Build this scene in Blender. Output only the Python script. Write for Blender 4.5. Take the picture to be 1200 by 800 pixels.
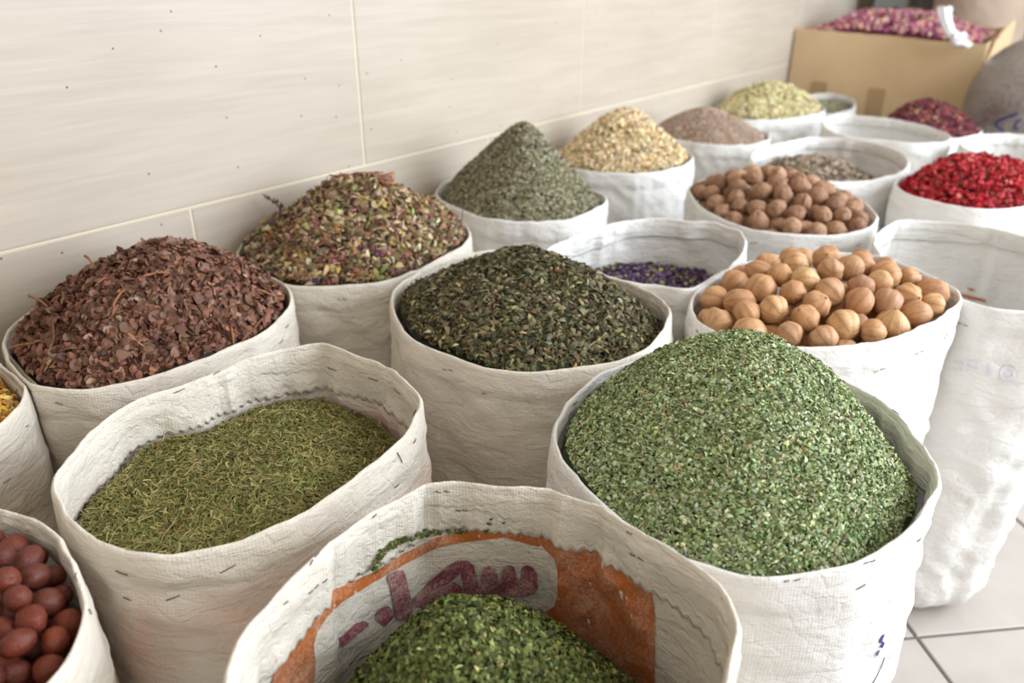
import bpy, math
import numpy as np
from mathutils import Vector, Matrix
from mathutils.bvhtree import BVHTree
from mathutils.geometry import delaunay_2d_cdt

for o in list(bpy.data.objects):
    bpy.data.objects.remove(o)
S = bpy.context.scene
COL = S.collection

# ---------------------------------------------------------------- camera
F, PITCH, CAM_Z = 932.0, math.radians(25.5), 0.874      # focal length in pixels of a 1200 px wide frame
CAM = np.array([0.0, 0.0, CAM_Z])
cam_data = bpy.data.cameras.new('camera')
cam_data.sensor_width = 36.0
cam_data.lens = 36.0 * F / 1200.0
cam_data.clip_start = 0.02
cam_data.dof.use_dof = True
cam_data.dof.focus_distance = 0.67
cam_data.dof.aperture_fstop = 5.0
cam = bpy.data.objects.new('camera', cam_data)
COL.objects.link(cam)
cam.location = CAM
cam.rotation_euler = (math.pi / 2 - PITCH, 0, 0)
S.camera = cam

# ---------------------------------------------------------------- daylight
world = bpy.data.worlds.new('daylight')
S.world = world
world.use_nodes = True
bg = world.node_tree.nodes['Background']
bg.inputs['Color'].default_value = (1.0, 0.935, 0.86, 1)
bg.inputs['Strength'].default_value = 0.62

def area(name, loc, target, sx, sy, power, color):
    d = bpy.data.lights.new(name, 'AREA')
    d.shape = 'RECTANGLE'; d.size = sx; d.size_y = sy; d.energy = power; d.color = color
    o = bpy.data.objects.new(name, d); COL.objects.link(o)
    o.location = loc
    o.rotation_euler = (Vector(target) - Vector(loc)).to_track_quat('-Z', 'Y').to_euler()
    return o
# the open shop front on the right lets the daylight in
area('shop_front_daylight', (2.45, 0.50, 1.42), (0.4, 1.0, 0.4), 2.2, 1.8, 94.0, (0.80, 0.895, 1.0))

S.view_settings.view_transform = 'Standard'
S.view_settings.look = 'None'
S.view_settings.exposure = 0.62
S.view_settings.gamma = 1.0
S.view_settings.use_curve_mapping = False

# ---------------------------------------------------------------- helpers
rng = np.random.default_rng(11)
CP, SP = math.cos(PITCH), math.sin(PITCH)

def ray(px, py):
    a, b = px - 600.0, 400.0 - py
    return np.array([a, F * CP + b * SP, -F * SP + b * CP])

def at(px, py, z):
    """The point of the photograph's pixel on the level z."""
    d = ray(px, py)
    return CAM + d * ((z - CAM_Z) / d[2])

def at_fwd(px, py, y):
    d = ray(px, py)
    return CAM + d * (y / d[1])

def project(p):
    p = np.asarray(p, float)
    x, y, z = p[..., 0], p[..., 1], p[..., 2] - CAM_Z
    dep = y * CP - z * SP
    up = y * SP + z * CP
    return 600 + F * x / dep, 400 - F * up / dep

def lin(c):
    c = np.asarray(c, float) / 255.0
    return np.where(c <= 0.04045, c / 12.92, ((c + 0.055) / 1.055) ** 2.4)

def L4(c):
    return tuple(lin(c)) + (1.0,)

def smooth(x, a, b):
    t = np.clip((np.asarray(x, float) - a) / (b - a), 0, 1)
    return t * t * (3 - 2 * t)

def vnoise(P, seed=0):            # smooth value noise in [-1, 1]
    seed = int(seed * 10)
    P = np.asarray(P, float)
    i = np.floor(P).astype(np.int64)
    f = P - i
    f = f * f * (3 - 2 * f)
    def h(dx, dy, dz):
        n = (i[..., 0] + dx) * 374761393 + (i[..., 1] + dy) * 668265263 + (i[..., 2] + dz) * 2147483647 + seed * 1013904223
        n = (n ^ (n >> 13)) * 1274126177 & 0xFFFFFFFF
        n = (n ^ (n >> 16)) & 0xFFFFFFFF
        return n / 2147483648.0 - 1.0
    x, y, z = f[..., 0], f[..., 1], f[..., 2]
    c00 = h(0, 0, 0) * (1 - x) + h(1, 0, 0) * x
    c10 = h(0, 1, 0) * (1 - x) + h(1, 1, 0) * x
    c01 = h(0, 0, 1) * (1 - x) + h(1, 0, 1) * x
    c11 = h(0, 1, 1) * (1 - x) + h(1, 1, 1) * x
    return (c00 * (1 - y) + c10 * y) * (1 - z) + (c01 * (1 - y) + c11 * y) * z

def ridged(P, seed=0):
    return 1.0 - 2.0 * np.abs(vnoise(P, seed))

def mesh_from(name, V, faces, smooth_shade=True, cols=None, uvs=None, period=None):
    me = bpy.data.meshes.new(name)
    me.from_pydata(np.asarray(V, float).tolist(), [], faces)
    if smooth_shade:
        me.polygons.foreach_set('use_smooth', [True] * len(me.polygons))
    if cols is not None:
        at_ = me.attributes.new('Col', 'FLOAT_COLOR', 'POINT')
        c4 = np.ones((len(V), 4)); c4[:, :3] = cols
        at_.data.foreach_set('color', c4.ravel())
    if uvs is not None:
        uvl = me.uv_layers.new(name='UVMap')
        li = np.zeros(len(me.loops), int); me.loops.foreach_get('vertex_index', li)
        uvv = np.asarray(uvs)[li].copy()
        if period:                                  # no seam where the cloth closes round
            lt = np.zeros(len(me.polygons), int); me.polygons.foreach_get('loop_total', lt)
            pi = np.repeat(np.arange(len(lt)), lt)
            mx = np.full(len(lt), -1e9); np.maximum.at(mx, pi, uvv[:, 0])
            uvv[:, 0] += period * (mx[pi] - uvv[:, 0] > period / 2)
        uvl.data.foreach_set('uv', uvv.ravel())
    me.update()
    return me

def base_of(parent):
    b = Vector((0, 0, 0))
    while parent is not None:
        b += parent.location
        parent = parent.parent
    return np.array(b)

def add(name, V, faces, mat, parent=None, base=None, **kw):
    """Links ONE mesh object; V in world coordinates."""
    V = np.asarray(V, float)
    if parent is not None:
        b = base_of(parent)
    else:
        b = np.array(base) if base is not None else np.zeros(3)
    me = mesh_from(name, V - b, faces, **kw)
    me.materials.append(mat)
    o = bpy.data.objects.new(name, me)
    COL.objects.link(o)
    if parent is not None:
        o.parent = parent
    else:
        o.location = b
    return o

def place(name, me, loc, rot, scale, parent=None):
    o = bpy.data.objects.new(name, me)
    COL.objects.link(o)
    loc = np.asarray(loc, float)
    if parent is not None:
        loc = loc - base_of(parent); o.parent = parent
    o.location = loc
    o.rotation_euler = rot
    o.scale = scale if hasattr(scale, '__len__') else (scale,) * 3
    return o

def empty(name, loc):
    o = bpy.data.objects.new(name, None)
    o.empty_display_size = 0.05
    COL.objects.link(o)
    o.location = loc
    return o

def tag(o, label=None, cat=None, group=None, kind=None):
    if label: o['label'] = label
    if cat: o['category'] = cat
    if group: o['group'] = group
    if kind: o['kind'] = kind
    return o

def boxmesh(c0, c1, ax=None, origin=None):
    """Eight corners of a box in a frame ax (3 rows) at origin."""
    c0, c1 = np.array(c0, float), np.array(c1, float)
    V = np.array([[(c0, c1)[i][0], (c0, c1)[j][1], (c0, c1)[k][2]] for i in (0, 1) for j in (0, 1) for k in (0, 1)])
    if ax is not None:
        V = V @ np.array(ax) + np.array(origin)
    Fc = [(0, 1, 3, 2), (4, 6, 7, 5), (0, 4, 5, 1), (2, 3, 7, 6), (0, 2, 6, 4), (1, 5, 7, 3)]
    return V, Fc

def tube(pts, r0, r1, n=6, cap=True):
    pts = np.asarray(pts, float)
    m = len(pts)
    T = np.gradient(pts, axis=0)
    T /= np.linalg.norm(T, axis=1)[:, None] + 1e-12
    ref = np.array([0.31, 0.17, 0.93])
    V, Fc = [], []
    rr = np.linspace(r0, r1, m)
    for k in range(m):
        u = np.cross(T[k], ref); u /= np.linalg.norm(u) + 1e-9
        v = np.cross(T[k], u)
        for j in range(n):
            a = 2 * math.pi * j / n
            V.append(pts[k] + rr[k] * (math.cos(a) * u + math.sin(a) * v))
    for k in range(m - 1):
        for j in range(n):
            j2 = (j + 1) % n
            Fc.append((k * n + j, k * n + j2, (k + 1) * n + j2, (k + 1) * n + j))
    if cap:
        Fc.append(tuple(range(n))[::-1]); Fc.append(tuple((m - 1) * n + j for j in range(n)))
    return np.array(V), Fc

def join(parts):
    V, Fc, n = [], [], 0
    for v, f in parts:
        V.append(v); Fc += [tuple(i + n for i in q) for q in f]; n += len(v)
    return np.concatenate(V), Fc

# ---------------------------------------------------------------- materials
class N:
    """A small node builder."""
    def __init__(self, name, rough=0.7, spec=0.3):
        self.m = bpy.data.materials.new(name); self.m.use_nodes = True
        self.t = self.m.node_tree; self.b = self.t.nodes['Principled BSDF']
        self.b.inputs['Roughness'].default_value = rough
        self.b.inputs['Specular IOR Level'].default_value = spec
    def n(self, kind, ins=None, **kw):
        q = self.t.nodes.new(kind)
        for k, v in kw.items(): setattr(q, k, v)
        for k, v in (ins or {}).items():
            s = q.inputs[k]
            if hasattr(v, 'is_linked'): self.t.links.new(v, s)
            else: s.default_value = v
        return q
    def link(self, out, inp):
        self.t.links.new(out, inp)
    def base(self, v):
        if hasattr(v, 'is_linked'): self.link(v, self.b.inputs['Base Color'])
        else: self.b.inputs['Base Color'].default_value = v
    def mix(self, fac, a, b, mode='MIX'):
        q = self.n('ShaderNodeMix', data_type='RGBA', blend_type=mode)
        for s, v in ((q.inputs[0], fac), (q.inputs[6], a), (q.inputs[7], b)):
            if hasattr(v, 'is_linked'): self.link(v, s)
            else: s.default_value = v
        return q.outputs[2]
    def ramp(self, fac, stops):
        q = self.n('ShaderNodeValToRGB'); e = q.color_ramp.elements
        while len(e) > 1: e.remove(e[-1])
        e[0].position, e[0].color = stops[0]
        for p, c in stops[1:]:
            k = e.new(p); k.color = c
        self.link(fac, q.inputs['Fac'])
        return q.outputs['Color']
    def math(self, op, a, b=0.0):
        q = self.n('ShaderNodeMath', operation=op)
        for s, v in ((q.inputs[0], a), (q.inputs[1], b)):
            if hasattr(v, 'is_linked'): self.link(v, s)
            else: s.default_value = v
        return q.outputs[0]
    def bump(self, h, dist, strength=1.0, prev=None):
        q = self.n('ShaderNodeBump', {'Height': h, 'Distance': dist, 'Strength': strength})
        if prev is not None: self.link(prev, q.inputs['Normal'])
        return q.outputs['Normal']
    def normal(self, v):
        self.link(v, self.b.inputs['Normal'])

def plain(name, c, rough=0.7, spec=0.3):
    q = N(name, rough, spec); q.base(L4(c)); return q.m

def herb_mat(name, rough=0.75, spec=0.15, translucent=0.0):
    """Each flake's own colour is stored with its vertices."""
    q = N(name, rough, spec)
    a = q.n('ShaderNodeAttribute', attribute_name='Col')
    q.base(a.outputs['Color'])
    return q.m

def random_mat(name, stops, rough=0.7, spec=0.2):
    """One of a row of colours for each object."""
    q = N(name, rough, spec)
    oi = q.n('ShaderNodeObjectInfo')
    c = q.ramp(oi.outputs['Random'], stops)
    co = q.n('ShaderNodeTexCoord').outputs['Object']
    nz = q.n('ShaderNodeTexNoise', {'Vector': co, 'Scale': 260.0, 'Detail': 3.0}).outputs['Fac']
    q.base(q.mix(q.math('MULTIPLY', nz, 0.5), c, q.mix(1.0, c, (0.45, 0.4, 0.35, 1), 'MULTIPLY')))
    return q.m

def sack_mat(name, tint, pink=False):
    q = N(name, 0.55, 0.25)
    co = q.n('ShaderNodeTexCoord')
    uv, ob = co.outputs['UV'], co.outputs['Object']
    big = q.n('ShaderNodeTexNoise', {'Vector': ob, 'Scale': 9.0, 'Detail': 5.0, 'Roughness': 0.6}).outputs['Fac']
    dirt = q.ramp(big, [(0.38, (0, 0, 0, 1)), (0.72, (1, 1, 1, 1))])
    t = L4(tint)
    c = q.mix(q.math('MULTIPLY', dirt, 0.22), t, L4((200, 184, 160)))
    spot = q.n('ShaderNodeTexNoise', {'Vector': ob, 'Scale': 95.0, 'Detail': 2.0}).outputs['Fac']
    c = q.mix(q.ramp(spot, [(0.72, (0, 0, 0, 1)), (0.80, (0.35, 0.35, 0.35, 1))]), c, L4((150, 132, 105)))
    if pink:
        pn = q.n('ShaderNodeTexNoise', {'Vector': ob, 'Scale': 7.0, 'Detail': 3.0, 'Distortion': 0.6}).outputs['Fac']
        sep = q.n('ShaderNodeSeparateXYZ', {'Vector': ob})
        band = q.ramp(sep.outputs['Z'], [(0.28, (0, 0, 0, 1)), (0.36, (1, 1, 1, 1)), (0.45, (1, 1, 1, 1)), (0.485, (0, 0, 0, 1))])
        fac = q.math('MULTIPLY', q.ramp(pn, [(0.42, (0, 0, 0, 1)), (0.62, (1, 1, 1, 1))]), band)
        c = q.mix(q.math('MULTIPLY', fac, 0.5), c, L4((226, 150, 132)))
    q.base(c)
    mp = q.n('ShaderNodeMapping', {'Vector': uv, 'Scale': (1.0, 1.0, 1.0)}).outputs['Vector']
    w1 = q.n('ShaderNodeTexWave', {'Vector': mp, 'Scale': 130.0}, bands_direction='X').outputs['Fac']
    w2 = q.n('ShaderNodeTexWave', {'Vector': mp, 'Scale': 130.0}, bands_direction='Y').outputs['Fac']
    weave = q.math('MULTIPLY', w1, w2)
    st = q.n('ShaderNodeMapping', {'Vector': uv, 'Scale': (26.0, 60.0, 1.0)}).outputs['Vector']
    cr = q.n('ShaderNodeTexNoise', {'Vector': st, 'Scale': 1.0, 'Detail': 5.0, 'Roughness': 0.62, 'Distortion': 0.8}).outputs['Fac']
    st2 = q.n('ShaderNodeMapping', {'Vector': uv, 'Scale': (90.0, 120.0, 1.0)}).outputs['Vector']
    vo = q.n('ShaderNodeTexVoronoi', {'Vector': st2, 'Scale': 0.7}, feature='DISTANCE_TO_EDGE').outputs['Distance']
    crease = q.ramp(vo, [(0.0, (0, 0, 0, 1)), (0.12, (1, 1, 1, 1))])
    nn = q.bump(cr, 0.005, 0.8)
    nn = q.bump(crease, 0.0007, 0.4, nn)
    nn = q.bump(weave, 0.0003, 0.6, nn)
    q.normal(nn)
    tr = q.n('ShaderNodeBsdfTranslucent', {'Color': c, 'Normal': nn})
    ms = q.n('ShaderNodeMixShader', {'Fac': 0.12})
    q.link(q.b.outputs[0], ms.inputs[1]); q.link(tr.outputs[0], ms.inputs[2])
    q.link(ms.outputs[0], q.t.nodes['Material Output'].inputs['Surface'])
    return q.m

M_SACK = sack_mat('woven_sack_cream', (228, 220, 206))
M_SACK_W = sack_mat('woven_sack_white', (236, 234, 230))
M_SACK_P = sack_mat('woven_sack_pink_print', (228, 220, 206), pink=True)
M_THREAD = plain('dark_thread', (78, 66, 56), 0.8)
M_INK_B = plain('blue_marker', (58, 62, 120), 0.6)

def print_mat(name, c, wear=0.5):
    q = N(name, 0.6, 0.2)
    co = q.n('ShaderNodeTexCoord').outputs['Object']
    w1 = q.n('ShaderNodeTexNoise', {'Vector': co, 'Scale': 420.0, 'Detail': 2.0}).outputs['Fac']
    w2 = q.n('ShaderNodeTexNoise', {'Vector': co, 'Scale': 38.0, 'Detail': 4.0, 'Distortion': 0.7}).outputs['Fac']
    f = q.ramp(q.math('MULTIPLY', w1, w2), [(0.18, (0, 0, 0, 1)), (0.40, (1, 1, 1, 1))])
    q.base(q.mix(q.math('MULTIPLY', f, wear), L4(c), L4((222, 196, 176))))
    return q.m
M_ORANGE = print_mat('orange_print', (178, 100, 48), 0.45)
M_PURPLE = print_mat('plum_print', (134, 70, 86), 0.55)
M_GREYINK = print_mat('grey_print', (96, 92, 98), 0.3)
M_FAINT = print_mat('faint_blue_print', (212, 217, 230), 0.5)
# ---------------------------------------------------------------- the setting
DW = np.array([0.621, 0.784, 0.0]); DW /= np.linalg.norm(DW)       # along the tiled wall, away from the camera
NW = np.array([DW[1], -DW[0], 0.0])                                # out of the wall, into the shop
WALL_OFF = -0.965                                                  # wall face: p . NW = WALL_OFF

def wall_hit(px, py):
    d = ray(px, py)
    return CAM + d * (WALL_OFF / (d @ NW))

def wall_pt(s, z, out=0.0):
    return NW * (WALL_OFF + out) + DW * s + np.array([0, 0, z])

j1, j2 = wall_hit(428, 193.5), wall_hit(681, 133)
S1_, S2_ = j1 @ DW, j2 @ DW
TILE_W = S2_ - S1_
JOINT_Z = 0.5 * (j1[2] + j2[2])
TILE_H = TILE_W / 2

def tile_mat(name, c0, c1, rough, scale, streak=True, specks=False):
    q = N(name, rough, 0.4)
    geo = q.n('ShaderNodeNewGeometry').outputs['Position']
    along = q.n('ShaderNodeVectorMath', {0: geo, 1: tuple(DW)}, operation='DOT_PRODUCT').outputs['Value']
    out_ = q.n('ShaderNodeVectorMath', {0: geo, 1: tuple(NW)}, operation='DOT_PRODUCT').outputs['Value']
    zc_ = q.n('ShaderNodeSeparateXYZ', {'Vector': geo}).outputs['Z']
    co = q.n('ShaderNodeCombineXYZ', {'X': along, 'Y': out_, 'Z': zc_}).outputs[0]
    sc = (4.0, 4.0, 60.0) if streak else (9.0, 9.0, 9.0)
    mp = q.n('ShaderNodeMapping', {'Vector': co, 'Scale': sc}).outputs['Vector']
    nz = q.n('ShaderNodeTexNoise', {'Vector': mp, 'Scale': scale, 'Detail': 5.0, 'Roughness': 0.55, 'Distortion': 0.35}).outputs['Fac']
    big = q.n('ShaderNodeTexNoise', {'Vector': co, 'Scale': 3.5, 'Detail': 3.0}).outputs['Fac']
    f = q.math('ADD', q.math('MULTIPLY', nz, 0.65), q.math('MULTIPLY', big, 0.35))
    c = q.ramp(f, [(0.36, L4(c0)), (0.64, L4(c1))])
    if specks:
        flat = q.n('ShaderNodeCombineXYZ', {'X': along, 'Y': zc_, 'Z': 0.0}).outputs[0]
        vo = q.n('ShaderNodeTexVoronoi', {'Vector': flat, 'Scale': 16.0, 'Randomness': 1.0}, voronoi_dimensions='2D')
        dot = q.math('LESS_THAN', vo.outputs['Distance'], 0.021)
        ch = q.n('ShaderNodeSeparateColor', {'Color': vo.outputs['Color']}).outputs[0]
        dot = q.math('MULTIPLY', dot, q.math('GREATER_THAN', ch, 0.62))
        c = q.mix(dot, c, L4((92, 78, 62)))
    q.base(c)
    q.normal(q.bump(nz, 0.0006, 0.5))
    return q.m

M_WTILE = tile_mat('cream_wall_tile', (176, 164, 149), (188, 176, 161), 0.38, 1.4, True, True)
M_GROUT = plain('pale_grout', (212, 200, 176), 0.9)
M_FTILE = tile_mat('beige_floor_tile', (164, 155, 147), (176, 167, 159), 0.35, 1.2, False)
M_FGROUT = plain('floor_grout', (104, 92, 82), 0.9)
M_PLASTER = plain('plaster', (196, 184, 168), 0.9)

def tile_piece(w, h, t, bev=0.0016):
    """A tile with a small bevel all round its face; face towards +y."""
    V = [(-w/2, 0, -h/2), (w/2, 0, -h/2), (w/2, 0, h/2), (-w/2, 0, h/2),
         (-w/2, t - bev, -h/2), (w/2, t - bev, -h/2), (w/2, t - bev, h/2), (-w/2, t - bev, h/2),
         (-w/2+bev, t, -h/2+bev), (w/2-bev, t, -h/2+bev), (w/2-bev, t, h/2-bev), (-w/2+bev, t, h/2-bev)]
    Fc = [(0, 1, 2, 3)]
    for a, b in ((0, 4), (4, 8)):
        for k in range(4):
            k2 = (k + 1) % 4
            Fc.append((a + k2, a + k, b + k, b + k2))
    Fc.append((11, 10, 9, 8))
    return V, Fc

# wall: grout body with its tiles set proud of it
S_END = 3.68
V, Fc = boxmesh((-1.6, -0.10, 0.0), (S_END, 0.0, 2.4), [DW, NW, (0, 0, 1)], NW * (WALL_OFF - 0.0012))
wall = tag(add('wall_left', V, Fc, M_GROUT, smooth_shade=False), 'cream tiled wall behind the row of sacks', kind='structure')
wtile = None
rot_w = math.atan2(DW[1], DW[0])
for row in range(0, 8):
    zc = JOINT_Z + (row - 2) * TILE_H + TILE_H / 2
    z0_, z1_ = max(0.0, zc - TILE_H / 2), zc + TILE_H / 2
    off = 0.0 if row % 2 == 0 else 0.5
    for k in range(-4, 8):
        sc_ = S1_ + (k + 0.5 + off) * TILE_W
        if sc_ + TILE_W / 2 > S_END or sc_ < -1.6 + TILE_W / 2: continue
        if z1_ > 2.4: continue
        if wtile is None:
            tv, tf = tile_piece(TILE_W - 0.0022, TILE_H - 0.0022, 0.0038)
            wtile = mesh_from('tile', np.array(tv), tf, smooth_shade=False); wtile.materials.append(M_WTILE)
        p = NW * (WALL_OFF - 0.0038 + rng.uniform(-0.0003, 0.0003)) + DW * sc_ + np.array([0, 0, zc])
        if row == 0 and zc - TILE_H / 2 < -0.02: pass
        o = place('tile', wtile, p, (0, 0, rot_w + math.pi), 1.0, wall)

# back wall of the shop
V, Fc = boxmesh((S_END, -0.1, 0.0), (S_END + 0.1, 3.2, 2.4), [DW, NW, (0, 0, 1)], NW * WALL_OFF)
tag(add('wall_back', V, Fc, M_PLASTER, smooth_shade=False), 'plain plaster wall at the far end of the shop', kind='structure')

# floor: grout bed with square tiles laid diagonally to the wall
FT = 0.326
DB = np.array([-0.115, 0.993, 0]); DB /= np.linalg.norm(DB); DA = np.array([DB[1], -DB[0], 0])
FO = at(1074, 746, 0.0)
V, Fc = boxmesh((-3.4, -2.2, -0.05), (4.2, 4.4, -0.003))
floor = tag(add('floor', V, Fc, M_FGROUT, smooth_shade=False), 'beige tiled shop floor', kind='structure')
tv, tf = tile_piece(FT - 0.005, FT - 0.005, 0.0045)
tv = np.array(tv)[:, [0, 2, 1]] * np.array([1, -1, 1])
ftile = mesh_from('tile', tv, tf, smooth_shade=False); ftile.materials.append(M_FTILE)
for i in range(-7, 10):
    for j in range(-7, 12):
        p = FO + DA * FT * (i + 0.5) + DB * FT * (j + 0.5)
        if p @ NW < WALL_OFF + 0.2 or p @ DW > S_END - 0.2: continue
        if p[0] < -1.2 or p[0] > 3.2 or p[1] > 3.4 or p[1] < -0.9: continue
        place('tile', ftile, p + np.array([0, 0, -0.0045 + rng.uniform(-0.0004, 0.0)]), (0, 0, math.atan2(DA[1], DA[0]) ), 1.0, floor)

# ---------------------------------------------------------------- sacks
NA = 144
ANG = np.linspace(-math.pi, math.pi, NA, endpoint=False)

def periodic(th, val, q):
    """Periodic Catmull-Rom through (th, val) read at q."""
    i = np.argsort(th); th, val = th[i], val[i]
    t = np.concatenate([th[-3:] - 2 * math.pi, th, th[:3] + 2 * math.pi])
    v = np.concatenate([val[-3:], val, val[:3]])
    m = (v[2:] - v[:-2]) / (t[2:] - t[:-2]); m = np.concatenate([[0], m, [0]])
    k = np.clip(np.searchsorted(t, q, 'right') - 1, 1, len(t) - 3)
    h = t[k + 1] - t[k]; x = (q - t[k]) / h
    return ((2*x**3 - 3*x**2 + 1) * v[k] + (x**3 - 2*x**2 + x) * h * m[k] + (-2*x**3 + 3*x**2) * v[k+1] + (x**3 - x**2) * h * m[k+1])

class Sack:
    def __init__(self, label, rim, z0=0.52, tilt=0.06, seed=0, mat=None, base=0.84, lean=(0, 0), depth=0.12, wr=1.0,
                 hem=0.0, zig=False, bulge=0.012, clampR=None, dents=()):
        mat = mat or M_SACK
        P = np.array(rim, float)
        c = at(P[:, 0].mean(), P[:, 1].mean(), z0)
        v = np.array([c[0], c[1]]); v /= np.linalg.norm(v)
        W = []
        for px, py in P:                              # rim plane rises slightly away from the camera
            d = ray(px, py)
            n = np.array([-tilt * v[0], -tilt * v[1], 1.0])
            t = ((c - CAM) @ n) / (d @ n)
            W.append(CAM + d * t)
        W = np.array(W)
        lo, hi = W.min(0), W.max(0)
        self.c = np.array([(lo[0] + hi[0]) / 2, (lo[1] + hi[1]) / 2, 0.0])
        dx = W - self.c
        th, r = np.arctan2(dx[:, 1], dx[:, 0]), np.hypot(dx[:, 0], dx[:, 1])
        self.r = periodic(th, r, ANG)
        self.z = periodic(th, W[:, 2], ANG)
        if clampR: self.r = np.minimum(self.r, clampR)
        self.R = float(self.r.mean())
        self.seed, self.z0 = seed, z0
        self.th = 0.0030
        kx = np.stack([np.cos(ANG) * 3.4, np.sin(ANG) * 3.4, np.full(NA, seed * 1.9)], 1)
        self.r = self.r + 0.0012 * ridged(kx, seed + 40) + 0.0006 * ridged(kx * 2.3, seed + 41)
        self.z = self.z + 0.0016 * ridged(kx * 1.1 + 5, seed + 42) + 0.0006 * vnoise(kx * 3.0, seed + 43)
        self.dent = np.zeros(NA)
        for px, py, amt, wid in dents:              # creases where the cloth folds
            g = at(px, py, z0) - self.c; a0 = math.atan2(g[1], g[0])
            dd = (ANG - a0 + math.pi) % (2 * math.pi) - math.pi
            self.dent += amt * (np.exp(-(dd / wid)**2) - .55 * np.exp(-((dd - 1.9 * wid) / wid)**2))
        self.args = (label, mat, base, lean, depth, wr, hem, zig, bulge)
        self.planes = [(-NW[:2], -(WALL_OFF + 0.0035))]

    def r_at(self, th):
        return np.interp(th, np.append(ANG, math.pi), np.append(self.r, self.r[0]))

    def clip(self, V, margin):
        """Cloth pressed flat where it meets the wall or a neighbouring sack."""
        for n, d in self.planes:
            over = V[:, 0] * n[0] + V[:, 1] * n[1] - (d - margin)
            k = np.clip(over, 0, None)
            V[:, 0] -= k * n[0]; V[:, 1] -= k * n[1]
        return V

    def build(self):
        label, mat, base, lean, depth, wr, hem, zig, bulge = self.args
        seed, z0 = self.seed, self.z0
        root = empty('sack', (self.c[0] + lean[0], self.c[1] + lean[1], 0.0))
        self.root = tag(root, label, 'sack')
        ca, sa = np.cos(ANG), np.sin(ANG)
        R = self.R
        # outer wall, top to bottom
        s_list = np.concatenate([[0.004, 0.010, 0.018, 0.026, 0.030, 0.034], np.linspace(0.042, z0 - 0.055, 40)])
        def wall_r(s):
            t = smooth(s, 0.02, 0.26)
            rr = self.r * (1 - 0.75 * t) + R * 0.75 * t
            prof = 1 + bulge * math.sin(math.pi * min(1, s / 0.30)) - (1 - base) * float(smooth(s, 0.12, z0))
            return rr * prof
        def disp(s):
            zz = self.z - s
            X = np.stack([ca * 2.6, sa * 2.6, np.full(NA, 0.0)], 1)
            g = float(smooth(s, 0.0, 0.05))
            d = 0.0045 * vnoise(X * 1.3 + [seed * 3.1, 0, s * 5], seed) * (0.25 + g)
            Y = np.stack([ca * R * 22, sa * R * 22, zz * 34 + 3.0 * ca], 1)
            d += (0.0028 + 0.0022 * float(smooth(s, .08, .25))) * ridged(Y + seed * 1.7, seed + 5) * g
            Y2 = np.stack([ca * R * 45, sa * R * 45, zz * 85], 1)
            d += 0.0018 * ridged(Y2 + seed, seed + 9) * (0.3 + g)
            Y3 = np.stack([ca * R * 60 , sa * R * 60, zz * 9], 1)
            d += 0.0010 * ridged(Y3 + seed * 2, seed + 12) * (0.5 + 0.5 * g)
            return d * wr + self.dent * (0.35 + 0.65 * float(smooth(s, 0, .03))) * (1 - float(smooth(s, .10, .22)))
        rows, zs, vs, ins = [], [], [], []
        band = lambda s: 0.0016 * (1 - float(smooth(s, 0.026, 0.032)))
        # inner wall from its bottom to the rim
        in_s = np.concatenate([np.linspace(depth, 0.03, 14), [0.02, 0.010, 0.004]])
        for s in in_s:
            rows.append(wall_r(s) + disp(s) - self.th); zs.append(self.z - s); vs.append(1.0 - s); ins.append(self.th)
        rows.append(wall_r(0) + disp(0) - self.th * 0.75); zs.append(self.z - 0.0008); vs.append(1.0); ins.append(self.th * .75)
        rows.append(wall_r(0) + disp(0) - self.th * 0.35); zs.append(self.z + 0.0); vs.append(1.002); ins.append(self.th * .35)
        rows.append(wall_r(0) + disp(0) + 0.0004); zs.append(self.z - 0.0012); vs.append(1.004); ins.append(0)
        for s in s_list:
            rows.append(wall_r(s) + disp(s) + band(s)); zs.append(self.z - s); vs.append(1.005 + s); ins.append(0)
        # rounded foot
        last = rows[-1]; zl = zs[-1]
        for k in range(1, 7):
            a = k / 6 * math.pi / 2
            rows.append(last - 0.05 * (1 - math.cos(a)))
            zs.append(zl * (1 - math.sin(a)) + 0.001 * math.sin(a)); vs.append(1.005 + z0 - 0.055 + 0.05 * a); ins.append(0)
        lean = np.array(lean)
        V, U = [], []
        for rr, zz, vv, mg in zip(rows, zs, vs, ins):
            zz = np.broadcast_to(zz, (NA,))
            k = (1 - np.clip(zz / z0, 0, 1))[:, None] * lean[None, :]
            V.append(self.clip(np.stack([self.c[0] + rr * ca + k[:, 0], self.c[1] + rr * sa + k[:, 1], zz], 1), mg))
            U.append(np.stack([(ANG + math.pi) * R, np.full(NA, vv)], 1))
        nrow = len(rows)
        V, U = np.concatenate(V), np.concatenate(U)
        Fc = []
        for i in range(nrow - 1):
            a, b = i * NA, (i + 1) * NA
            for j in range(NA):
                j2 = (j + 1) % NA
                Fc.append((a + j, b + j, b + j2, a + j2))
        Fc.append(tuple((nrow - 1) * NA + j for j in range(NA))[::-1])
        self.wall_r, self.disp = wall_r, disp
        self.body = add('body', V, Fc, mat, self.root, uvs=U, period=2 * math.pi * self.R)
        self.bvh = BVHTree.FromPolygons([tuple(p) for p in V], [f for f in Fc])
        self.hem_bvh = None
        if hem > 0:
            self.make_hem(hem, zig, mat)

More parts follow.
